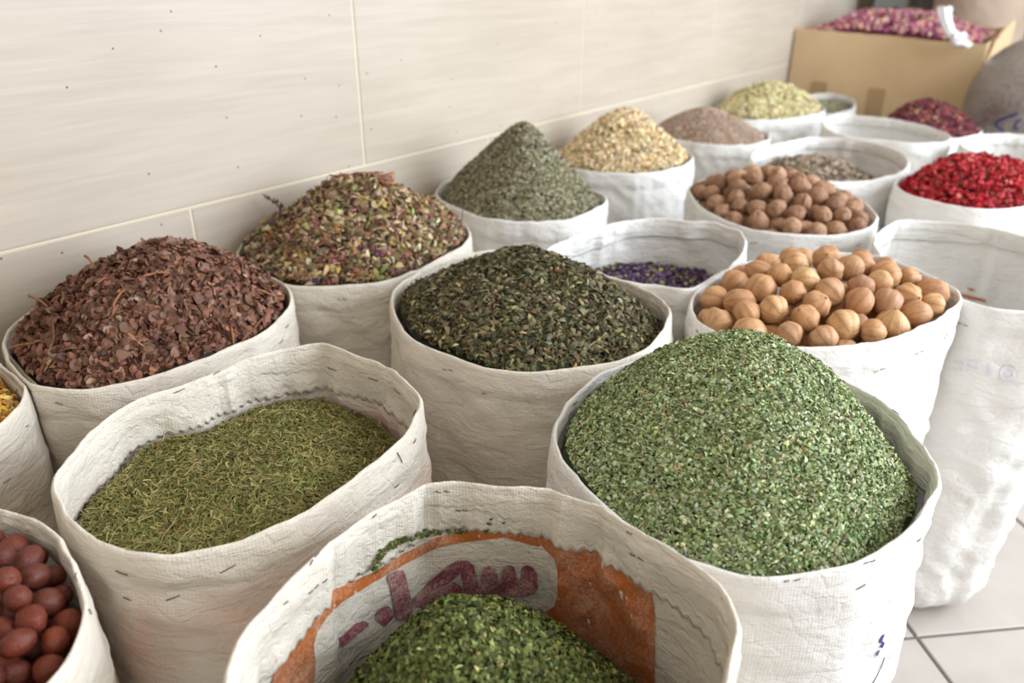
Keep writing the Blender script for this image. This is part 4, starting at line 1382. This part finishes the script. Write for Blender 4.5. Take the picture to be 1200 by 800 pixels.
# red blossoms
h = Heap(SK['rose'], (1140, 178), off=0.02, drop=0.008, p=1.9, lump=0.005, lscale=18, seed=24, inset=0.003)
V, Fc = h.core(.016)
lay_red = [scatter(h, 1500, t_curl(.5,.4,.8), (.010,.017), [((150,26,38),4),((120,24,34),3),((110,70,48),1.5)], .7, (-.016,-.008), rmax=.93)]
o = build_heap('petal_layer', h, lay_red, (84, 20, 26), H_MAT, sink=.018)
tag(o, 'loose deep red petals lying between the bright red blossoms', 'petals', kind='stuff')
P_, R_ = fill(h, 'red_blossom', red_me, .0078, .0105, 290, 'bright red blossom', 'blossom', 'bright red blossoms', 'the heap', 1.0, .66, blockers=[SK['rose'].bvh], squash=.8, band=.8, keep=lambda p: project(p)[0] < 1235, part=('calyx', cal_me), part_every=.55)
print('red', len(P_))
# ---------------------------------------------------------------- printing and stitching on the cloth
fs = SK['front']
Z = lambda pts: [(400 + .25 * x, 600 + .25 * y) for x, y in pts]
letters = [
    Z([(335,425),(338,395),(400,330),(500,245),(545,222),(590,222),(622,245),(634,300),(648,348),(658,280),(665,257),(690,247),(715,257),(731,290),(742,350),(752,280),(760,250),(785,240),(810,250),(820,280),(832,345),(842,285),(847,252),(870,242),(900,252),(918,285),(922,350),(905,378),(860,388),(760,395),(640,403),(600,400),(580,375),(568,330),(558,282),(500,330),(420,370),(360,430)]),
    Z([(345,440),(400,390),(480,345),(530,322),(556,336),(572,372),(566,425),(440,450)]),
    Z([(215,300),(225,285),(260,268),(285,270),(296,290),(318,380),(335,440),(320,500),(255,500),(235,390)]),
    Z([(160,500),(165,465),(185,440),(215,432),(235,455),(240,490),(200,530)]),
    Z([(-20,590),(20,560),(60,520),(100,505),(125,515),(120,530),(60,580),(0,630)])]
fs.printed('lettering', letters, M_PURPLE, 'plum coloured lettering inside the sack mouth', off=.0014, step=2.0)
left_o = [(312,840),(322,775),(350,722),(392,690),(437,670),(475,647),(512,629),(550,621),(590,619),(637,631),(632,640),(590,629),(540,635),(512,641),(475,660),(437,682),(400,705),(383,722),(371,740),(367,755),(369,775),(366,840)]
right_o = [(628,628),(637,641),(650,654),(654,668),(654,698),(650,710),(638,717),(612,719),(616,726),(650,735),(700,775),(768,820),(768,719),(764,690),(735,660),(700,640),(660,624)]
fs.printed('orange_border', [left_o, right_o], M_ORANGE, 'orange printed border inside the sack mouth', off=.0007)
ds = SK['dill']
zz = lambda pts: [(50 + x * .41264, 390 + y * .41264) for x, y in pts]
ds.printed('grey_print', [zz(q) for q in ([(525,262),(548,258),(550,276),(527,278)], [(583,246),(602,244),(606,262),(588,264)], [(638,230),(660,228),(668,246),(645,250)], [(690,220),(702,219),(704,244),(692,246)], [(748,223),(762,222),(764,240),(750,240)], [(876,262),(880,262),(878,292),(874,292)])], M_GREYINK, 'dark grey print showing under the pinked hem', step=2.5, off=.0008)
ts = SK['tall']
g6 = lambda pts: [(1000 + x * .2625, 350 + y * .2625) for x, y in pts]
ring = [(690 + 38 * math.cos(a), 332 + 34 * math.sin(a)) for a in np.linspace(0, 2 * math.pi, 20, endpoint=False)]
ring2 = [(690 + 22 * math.cos(a), 332 + 18 * math.sin(a)) for a in np.linspace(0, 2 * math.pi, 20, endpoint=False)]
def band_poly(o_, i_):
    return [[o_[k], o_[(k + 1) % 20], i_[(k + 1) % 20], i_[k]] for k in range(20)]
ts.printed('faint_lettering', [g6(q) for q in band_poly(ring, ring2)] + [g6(q) for q in ([(590,340),(606,284),(622,286),(606,344)], [(500,270),(560,276),(560,288),(512,284),(512,300),(550,304),(550,316),(498,312)], [(450,276),(486,280),(484,318),(446,316),(446,306),(472,308),(472,290),(450,288)])], M_FAINT, 'faint blue print on the white side', off=.0007)
ts.printed('orange_edge', [[(1116,341),(1134,345),(1156,350),(1156,353.5),(1134,348.5),(1116,344.5)], [(1133,336),(1140,337),(1143,340),(1137,339.5)]], M_ORANGE, 'orange printing showing inside the white sack', step=2, off=.0034)
ps_ = SK['parsley']
ps_.printed('marker_stroke', [[(1032,744),(1036,742),(1033,750),(1036,752),(1033,759),(1030,757),(1033,753),(1029,752)], [(1028,762),(1031,760),(1027,768),(1025,767)]], M_INK_B, 'blue marker strokes on the white side', step=1.5, off=.0008)

SK['petal'].stitches([(31,456,38,458),(65,471,74,474),(27,487,35,491),(334,384,338,380),(327,402,332,398)])
SK['dill'].stitches([(204,460,216,455),(160,466,172,461),(250,439,258,435),(384,430,394,434),(432,442,443,446),(462,455,470,462),(485,487,488,480),(136,668,150,673),(258,671,276,661),(145,699,154,703),(195,703,211,697),(465,530,471,542),(484,519,487,514),(462,571,467,567)])
SK['front'].stitches([(511,575,517,577),(520,575,527,576),(534,597,540,598),(542,597,548,598),(362,662,367,656),(369,653,374,648),(361,695,366,691),(368,689,373,684),(332,708,337,704),(378,682,383,678),(436,606,441,602),(739,648,745,651),(748,652,754,656),(735,622,741,626)])
SK['tea'].stitches([(519,432,524,433),(526,433,531,434),(565,460,570,461),(765,391,768,387)])
SK['parsley'].stitches([(672,474,676,470),(1012,660,1017,658),(1019,658,1025,656),(1003,690,1014,684),(1074,634,1078,630),(1046,480,1054,486),(918,681,925,680),(930,680,938,678),(1022,800,1036,770)])
SK['lime'].stitches([(1024,436,1029,434),(1031,433,1037,431),(1072,415,1076,413),(1078,412,1083,410),(1105,398,1107,394),(1108,393,1110,390),(816,386,820,392)])
SK['tall'].stitches([(1122,378,1127,379),(1129,380,1134,382)])
SK['yellow'].stitches([(18,462,21,456),(30,500,33,498),(4,566,12,560)])
SK['jujube'].stitches([(89,672,91,680),(103,714,106,720)])
SK['walnut'].ring_stitches([-120, -60], .02)
SK['mixed'].stitches([(396,350,399,351),(402,350,405,351)])

# a trail of green crumbs caught on the pinked edge
trail = [(437,664),(442,652),(452,642),(462,635),(474,630),(490,625),(505,622),(522,621),(545,622)]
ps = []
for k in range(150):
    t = rng.beta(1.0, 1.25) * (len(trail) - 1.001); i = int(t); f = t - i
    x = trail[i][0] * (1 - f) + trail[i + 1][0] * f + rng.normal(0, 1.6); y = trail[i][1] * (1 - f) + trail[i + 1][1] * f + rng.normal(0, 1.7)
    p, n = fs.hit(x, y)
    if p is None: continue
    V0, F0 = t_flake(.6, .3) if k % 2 else t_chip(.6, .3)
    X, Y, Zx = frames(n[None, :], .5, 1)
    V = p + n * .0014 + rng.uniform(.0025, .0048) * (V0[:, :1] * X + V0[:, 1:2] * Y + V0[:, 2:3] * Zx)
    ps.append((V, F0))
for x, y in [(575,607),(574,612),(568,622),(575,621),(590,611)]:
    p, n = fs.hit(x, y)
    if p is not None:
        V0, F0 = t_flake(.6, .3); X, Y, Zx = frames(n[None, :], .3, 1)
        ps.append((p + n * .001 + .004 * (V0[:, :1] * X + V0[:, 1:2] * Y + V0[:, 2:3] * Zx), F0))
V, Fc = join(ps)
C = palette(len(V), GRN, .2)
o = add('leaf_crumbs', V, Fc, H_MAT, base=tuple(V.min(0)), smooth_shade=False, cols=C)
tag(o, 'line of green leaf crumbs caught on the pinked hem of the nearest sack', 'herb', kind='stuff')

# ---------------------------------------------------------------- cardboard box of rosebuds at the far end
def card_mat():
    q = N('cardboard', .85, .15)
    co = q.n('ShaderNodeTexCoord').outputs['Object']
    nz = q.n('ShaderNodeTexNoise', {'Vector': co, 'Scale': 5.0, 'Detail': 4.0}).outputs['Fac']
    wv = q.n('ShaderNodeTexWave', {'Vector': co, 'Scale': 40.0}, bands_direction='Z').outputs['Fac']
    q.base(q.ramp(nz, [(.3, L4((198,170,132))), (.7, L4((212,186,148)))]))
    q.normal(q.bump(wv, .0006, .3))
    return q.m
M_CARD = card_mat()
BX = wall_pt(0, 0, 0.012)
s0 = at_fwd(923, 80, 2.6)
# front left corner stands against the wall; the front runs straight out from it
fl = wall_hit(927, 60); S_BOX = fl @ DW
BW, BD, BH, T_ = 0.535, 0.40, 0.680, 0.006
def bpt(o_, s_, z_): return NW * (WALL_OFF + 0.006 + o_) + DW * (S_BOX + s_) + np.array([0, 0, z_])
box_root = tag(empty('cardboard_box', bpt(BW / 2, BD / 2, 0)), 'brown cardboard box at the far end, brimming with pink rosebuds', 'box')
def panel(name, a, b, h0, h1, tear=0.0, seed=0):
    """Upright sheet from a to b with an uneven top edge."""
    a, b = np.array(a), np.array(b); d = b - a; L = np.linalg.norm(d[:2]); n = np.array([-d[1], d[0], 0]) / L * T_ / 2
    m = 28; V = []
    for k in range(m + 1):
        t = k / m; p = a + d * t
        hh = h0 + (h1 - h0) * t + tear * vnoise(np.array([[t * 9, seed, .3]]), seed)[0] + tear * .6 * vnoise(np.array([[t * 23, seed, .3]]), seed + 1)[0]
        sag = .004 * math.sin(math.pi * t)
        for sg in (1, -1):
            V.append(p + n * sg + np.array([0, 0, 0.0])); V.append(p + n * sg * (1 + sag) + np.array([0, 0, hh]))
    Fc = []
    for k in range(m):
        i, j = 4 * k, 4 * (k + 1)
        Fc += [(i, j, j + 1, i + 1), (i + 3, j + 3, j + 2, i + 2), (i + 1, j + 1, j + 3, i + 3), (i + 2, j + 2, j, i)]
    Fc += [(0, 1, 3, 2), (4*m, 4*m+2, 4*m+3, 4*m+1)]
    return add(name, V, Fc, M_CARD, box_root, smooth_shade=False)
panel('front_panel', bpt(0, 0, 0), bpt(BW, 0, 0), BH + .008, BH - .012, .003, 3)
panel('side_panel', bpt(BW, T_, 0), bpt(BW, BD, 0), BH - .015, BH + .03, .005, 4)
panel('side_panel', bpt(0.004, T_, 0), bpt(0.004, BD, 0), BH, BH, .003, 5)
panel('back_panel', bpt(T_, BD, 0), bpt(BW - T_, BD, 0), BH + .01, BH + .01, .003, 6)
V, Fc = boxmesh((0.01, 0.01, 0.002), (BW - .01, BD - .01, .008), [NW, DW, (0, 0, 1)], bpt(0, 0, 0)); add('bottom_panel', V, Fc, M_CARD, box_root, smooth_shade=False)
# the torn corner flap that sticks up on the right
V, Fc = [], []
c0, c1 = bpt(BW - .012, .01, BH - .020), bpt(BW + .028, .16, BH + .045)
tri = [bpt(BW + .004, .008, BH - .07), bpt(BW + .004, .17, BH - .05), bpt(BW + .030, .165, BH + .048), bpt(BW + .012, .05, BH - .006)]
nrm = NW * .004
V = tri + [p + nrm for p in tri]
add('torn_flap', V, [(0,1,2,3), (7,6,5,4), (0,4,5,1), (1,5,6,2), (2,6,7,3), (3,7,4,0)], M_CARD, box_root, smooth_shade=False)
# reinforced strip and darker hand hole patches on the front
M_TAPE = plain('dull_tape', (172,144,108), .5)
for o_, z_, w_, h_ in ((.075, .515, .05, .02), (.25, .48, .05, .05)):
    V, Fc = boxmesh((o_, -.0045, z_ - h_), (o_ + w_, -.0032, z_ + h_), [NW, DW, (0, 0, 1)], bpt(0, 0, 0)); add('tape_patch', V, Fc, M_TAPE, box_root, smooth_shade=False)

# rosebuds: a mound inside the box
class BoxHeap(Heap):
    def __init__(self): pass
    def uv(self, x, y):
        p = np.stack([x, y], -1)
        o_ = p @ NW[:2] - (WALL_OFF + .006); s_ = p @ DW[:2] - S_BOX
        return o_, s_
    def z(self, x, y):
        o_, s_ = self.uv(np.asarray(x), np.asarray(y))
        e = np.minimum(np.minimum(o_, BW - o_) / .16, np.minimum(s_, BD - s_) / .14)
        e = smooth(e, 0, 1)
        crest = .058 * np.exp(-((o_ - .20) / .16)**2) + .022 * np.exp(-((o_ - .36) / .08)**2) + .008
        q = np.stack([np.asarray(x) * 14, np.asarray(y) * 14, np.zeros_like(np.asarray(x))], -1)
        return BH - .012 + crest * (.25 + .75 * e) + .008 * vnoise(q, 4) * e
    def sample(self, n, rmax=1):
        o_ = rng.uniform(.026, BW - .026, n); s_ = rng.uniform(.026, BD - .026, n)
        p = NW[None, :2] * (WALL_OFF + .006 + o_)[:, None] + DW[None, :2] * (S_BOX + s_)[:, None]
        return p[:, 0], p[:, 1]
    def core(self, sink):
        V, Fc = [], []; m = 18
        for i in range(m + 1):
            for j in range(m + 1):
                p = bpt(.016 + (BW - .032) * i / m, .016 + (BD - .032) * j / m, 0)
                V.append([p[0], p[1], float(self.z(p[0], p[1])) - sink])
        for i in range(m):
            for j in range(m):
                a = i * (m + 1) + j; Fc.append((a, a + m + 1, a + m + 2, a + 1))
        n = len(V)
        for q in ((.016, .016), (BW - .016, .016), (BW - .016, BD - .016), (.016, BD - .016)): V.append(bpt(q[0], q[1], .012))
        k = m + 1
        Fc += [(n, n + 1) + tuple(i * k for i in range(m, -1, -1)), (n + 2, n + 3) + tuple(i * k + m for i in range(0, m + 1)),
               (n + 3, n) + tuple(j for j in range(0, m + 1)), (n + 1, n + 2) + tuple(m * k + j for j in range(m, -1, -1)), (n + 3, n + 2, n + 1, n)]
        return np.array(V), Fc
bh = BoxHeap(); bh.a = np.array(bpt(BW / 2, BD / 2, BH))
BUD = [((156,80,112),4),((184,124,142),4),((122,62,92),4),((198,150,140),2.5),((196,166,128),2.5),((146,120,86),1.6),((214,184,170),1),((160,40,100),1.2)]
o = build_heap('rosebud_heap', bh, [scatter(bh, 2600, t_bud(), (.012,.019), BUD, 1.2, (0,.006)), scatter(bh, 900, t_disc(.3,6), (.010,.016), BUD, .8, (.002,.008))], (96,48,62), H_MAT, sink=.006)
tag(o, 'mound of pink and buff dried rosebuds in the cardboard box', 'rosebuds', kind='stuff')

# twisted neck of white film sticking out of the rosebuds
M_FILM = plain('white_film', (232,230,232), .35, .5)
b0 = at_fwd(1122, 47, 2.34); b1 = at_fwd(1112, 36, 2.35); b2 = at_fwd(1107, 22, 2.36); b3 = at_fwd(1106, 8, 2.37)
pts = densify(np.array([b0 + (b0 - b1) * .6, b0, b1, b2, b3]), 16)
V, Fc = [], []
nn = 18
for k, p in enumerate(pts):
    t = k / 15; r = .010 + .014 * (1 - t)**2 + .010 * max(0, t - .55) * 1.6
    for j in range(nn):
        a = 2 * math.pi * j / nn + 1.6 * t
        rr = r * (1 + .30 * math.cos(5 * a + 3 * t) + .12 * math.sin(9 * a))
        V.append(p + np.array([rr * math.cos(a), rr * .8 * math.sin(a), .004 * math.cos(3 * a)]))
for k in range(15):
    Fc += [(k*nn+j, k*nn+(j+1)%nn, (k+1)*nn+(j+1)%nn, (k+1)*nn+j) for j in range(nn)]
Fc += [tuple(range(nn))[::-1], tuple(15*nn+j for j in range(nn))]
root = tag(empty('film_twist', (b0[0], b0[1], float(np.array(V)[:, 2].min()))), 'twisted neck of white plastic film standing in the rosebuds', 'plastic')
add('neck', V, Fc, M_FILM, root)
ps = []
for a in (.3, 1.5, 2.7, 4.0):
    e = b0 + np.array([.032 * math.cos(a), .026 * math.sin(a), .004]); m = (b0 + e) / 2 + np.array([0, 0, .014])
    v, f = tube(densify(np.array([b0, m, e]), 7), .012, .002, 7); ps.append((v, f))
V, Fc = join(ps); add('gathered_skirt', V, Fc, M_FILM, root)

# ---------------------------------------------------------------- things in the far right corner
def lumpy_bag(V0, seed, amp, sc):
    return V0 * (1 + amp * vnoise(V0 * sc + seed, seed) + amp * .5 * ridged(V0 * sc * 2.3 + seed, seed + 1))[:, None]
def bag(name, c, rx, ry, hgt, seed, mat, root, nu=48, nv=34, amp=.05, shoulder=.55):
    V = []
    for i in range(nv + 1):
        t = i / nv
        if t < .08: pr = .80 + .20 * math.sin(t / .08 * math.pi / 2)
        elif t < shoulder: pr = 1.0
        else: pr = math.sqrt(max(0.0, 1 - ((t - shoulder) / (1 - shoulder))**2.0)) * .96 + .04
        for j in range(nu):
            a = 2 * math.pi * j / nu
            q = np.array([[math.cos(a) * 2.2, math.sin(a) * 2.2, t * 4.2]])
            k = 1 + amp * vnoise(q + seed, seed)[0] + amp * .5 * ridged(q * 2.2 + seed, seed + 2)[0]
            V.append((c[0] + rx * pr * k * math.cos(a), c[1] + ry * pr * k * math.sin(a), c[2] + hgt * t))
    Fc = []
    for i in range(nv):
        Fc += [(i*nu+j, i*nu+(j+1)%nu, (i+1)*nu+(j+1)%nu, (i+1)*nu+j) for j in range(nu)]
    Fc += [tuple(range(nu))[::-1], tuple(nv*nu+j for j in range(nu))]
    return add(name, V, Fc, mat, root)

def grain_mat(name, c0, c1, scale, rough=.35):
    q = N(name, rough, .5)
    co = q.n('ShaderNodeTexCoord').outputs['Object']
    a = q.n('ShaderNodeTexNoise', {'Vector': co, 'Scale': scale, 'Detail': 4.0, 'Roughness': .7}).outputs['Fac']
    b = q.n('ShaderNodeTexNoise', {'Vector': co, 'Scale': 9.0, 'Detail': 3.0}).outputs['Fac']
    f = q.math('ADD', q.math('MULTIPLY', a, .6), q.math('MULTIPLY', b, .4))
    q.base(q.ramp(f, [(.38, L4(c0)), (.62, L4(c1))]))
    q.normal(q.bump(b, .02, .5))
    return q.m
M_GBAG = grain_mat('filled_clear_bag', (104,96,92), (152,140,132), 120.0, .3)
M_BURL = grain_mat('golden_burlap', (150,112,66), (190,150,94), 160.0, .9)
M_KRAFT = grain_mat('dull_paper_sack', (158,138,120), (176,156,138), 6.0, .8)
M_STEEL = plain('grey_painted_steel', (132,136,132), .5, .4)
M_ROLL = grain_mat('grey_sheet', (124,122,114), (150,148,140), 8.0, .5)
M_DARK = plain('dark_shade', (46, 44, 42), .7)  # near-black colour used as the shade in the bolt holes and wall-end gap
M_BLUE = plain('blue_print', (44,50,98), .5)

c = np.array([1.385, 2.13, 0.0])
root = tag(empty('seed_bag', c), 'clear plastic bag bulging with dark grey seed, at the right edge', 'bag')
gb = bag('filled_bag', c, .185, .185, .715, 7, M_GBAG, root, amp=.035, shoulder=.74)
dg = bpy.context.evaluated_depsgraph_get()
bm_ = BVHTree.FromPolygons([tuple(np.array(v.co) + base_of(root)) for v in gb.data.vertices], [tuple(p.vertices) for p in gb.data.polygons])
def on_bag(run, r, name, mat):
    pts = []
    for x, y in run:
        d = Vector(ray(x, y)).normalized(); hh = bm_.ray_cast(Vector(CAM), d)
        if hh[0] is not None: pts.append(np.array(hh[0]) - np.array(d) * r * .6)
    if len(pts) > 2:
        V, Fc = tube(densify(np.array(pts), 14), r, r, 6); add(name, V, Fc, mat, root)
on_bag([(1176,153),(1170,150),(1167,146),(1168,142),(1175,139),(1184,136),(1190,134),(1193,132)], .003, 'blue_mark', M_BLUE)
on_bag([(1196,140),(1191,144),(1188,149),(1193,152)], .0026, 'blue_mark', M_BLUE)
c = np.array(bpt(.60, .80, 0)); c[2] = 0
root = tag(empty('burlap_sack', c), 'golden brown burlap sack showing in the top right corner', 'sack')
bag('body', c, .14, .14, 1.02, 9, M_BURL, root, amp=.03, shoulder=.75)
add('tied_neck', *tube([(c[0], c[1], 1.00), (c[0], c[1], 1.05), (c[0] + .01, c[1], 1.10)], .05, .08, 10), M_BURL, root)
c = bpt(.40, BD + .18, 0)
root = tag(empty('paper_sack', c), 'dull brown paper sack standing behind the cardboard box', 'sack')
c = np.array([c[0], c[1], 0])
root.location = c
bag('body', c, .145, .145, 1.08, 12, M_KRAFT, root, amp=.025, shoulder=.86)
add('folded_top', *boxmesh((-.11, -.02, 1.07), (.11, .02, 1.11), [NW, DW, (0, 0, 1)], c), M_KRAFT, root, smooth_shade=False)
# grey steel upright with two bolt holes, and a grey sheet rolled beside it
pc = at_fwd(1046, 6, 3.05); b = np.array([pc[0], pc[1], 0.0])
root = tag(empty('steel_upright', b), 'grey steel upright with dark holes behind the rosebuds', 'post')
parts = [boxmesh((-.055, -.03, 0), (.055, -.024, 1.7), [NW, DW, (0, 0, 1)], b), boxmesh((-.055, -.024, 0), (-.049, .03, 1.7), [NW, DW, (0, 0, 1)], b), boxmesh((.049, -.024, 0), (.055, .03, 1.7), [NW, DW, (0, 0, 1)], b)]
V, Fc = join(parts); add('channel', V, Fc, M_STEEL, root, smooth_shade=False)
for px in (1034, 1049):
    d = ray(px, 12); q = CAM + d * ((b - DW * .031 - CAM) @ DW / (d @ DW))
    add('hole_shade', *tube([q - DW * .0012, q + DW * .0008], .011, .011, 14), M_DARK, root)  # dark disc on the steel face paints the shade inside the hole
pc = at_fwd(1080, 10, 3.16); b = np.array([pc[0], pc[1], 0.0])
root = tag(empty('sheet_roll', b), 'grey sheet rolled up beside the steel upright', 'roll')
V, Fc = [], []
m, K = 60, 2
for k, zq in enumerate((0.0, 1.25)):
    for i in range(m):
        a = i * .26; r = .080 - .0004 * i
        V.append((b[0] + r * math.cos(a), b[1] + r * math.sin(a), zq))
Fc = [(i, i + 1, m + i + 1, m + i) for i in range(m - 1)]
add('sheet', V, Fc, M_ROLL, root)
pc = at_fwd(1027, 6, 3.1); b = np.array([pc[0], pc[1], 0.0])
V, Fc = boxmesh((-.012, -.012, 0), (.012, .012, 1.7), [NW, DW, (0, 0, 1)], b)  # solid dark strip put where only a shaded gap stands
tag(add('gap_shade_1', V, Fc, M_DARK, base=b, smooth_shade=False), 'dark strip standing in for the shaded gap where the tiled wall ends', kind='structure')
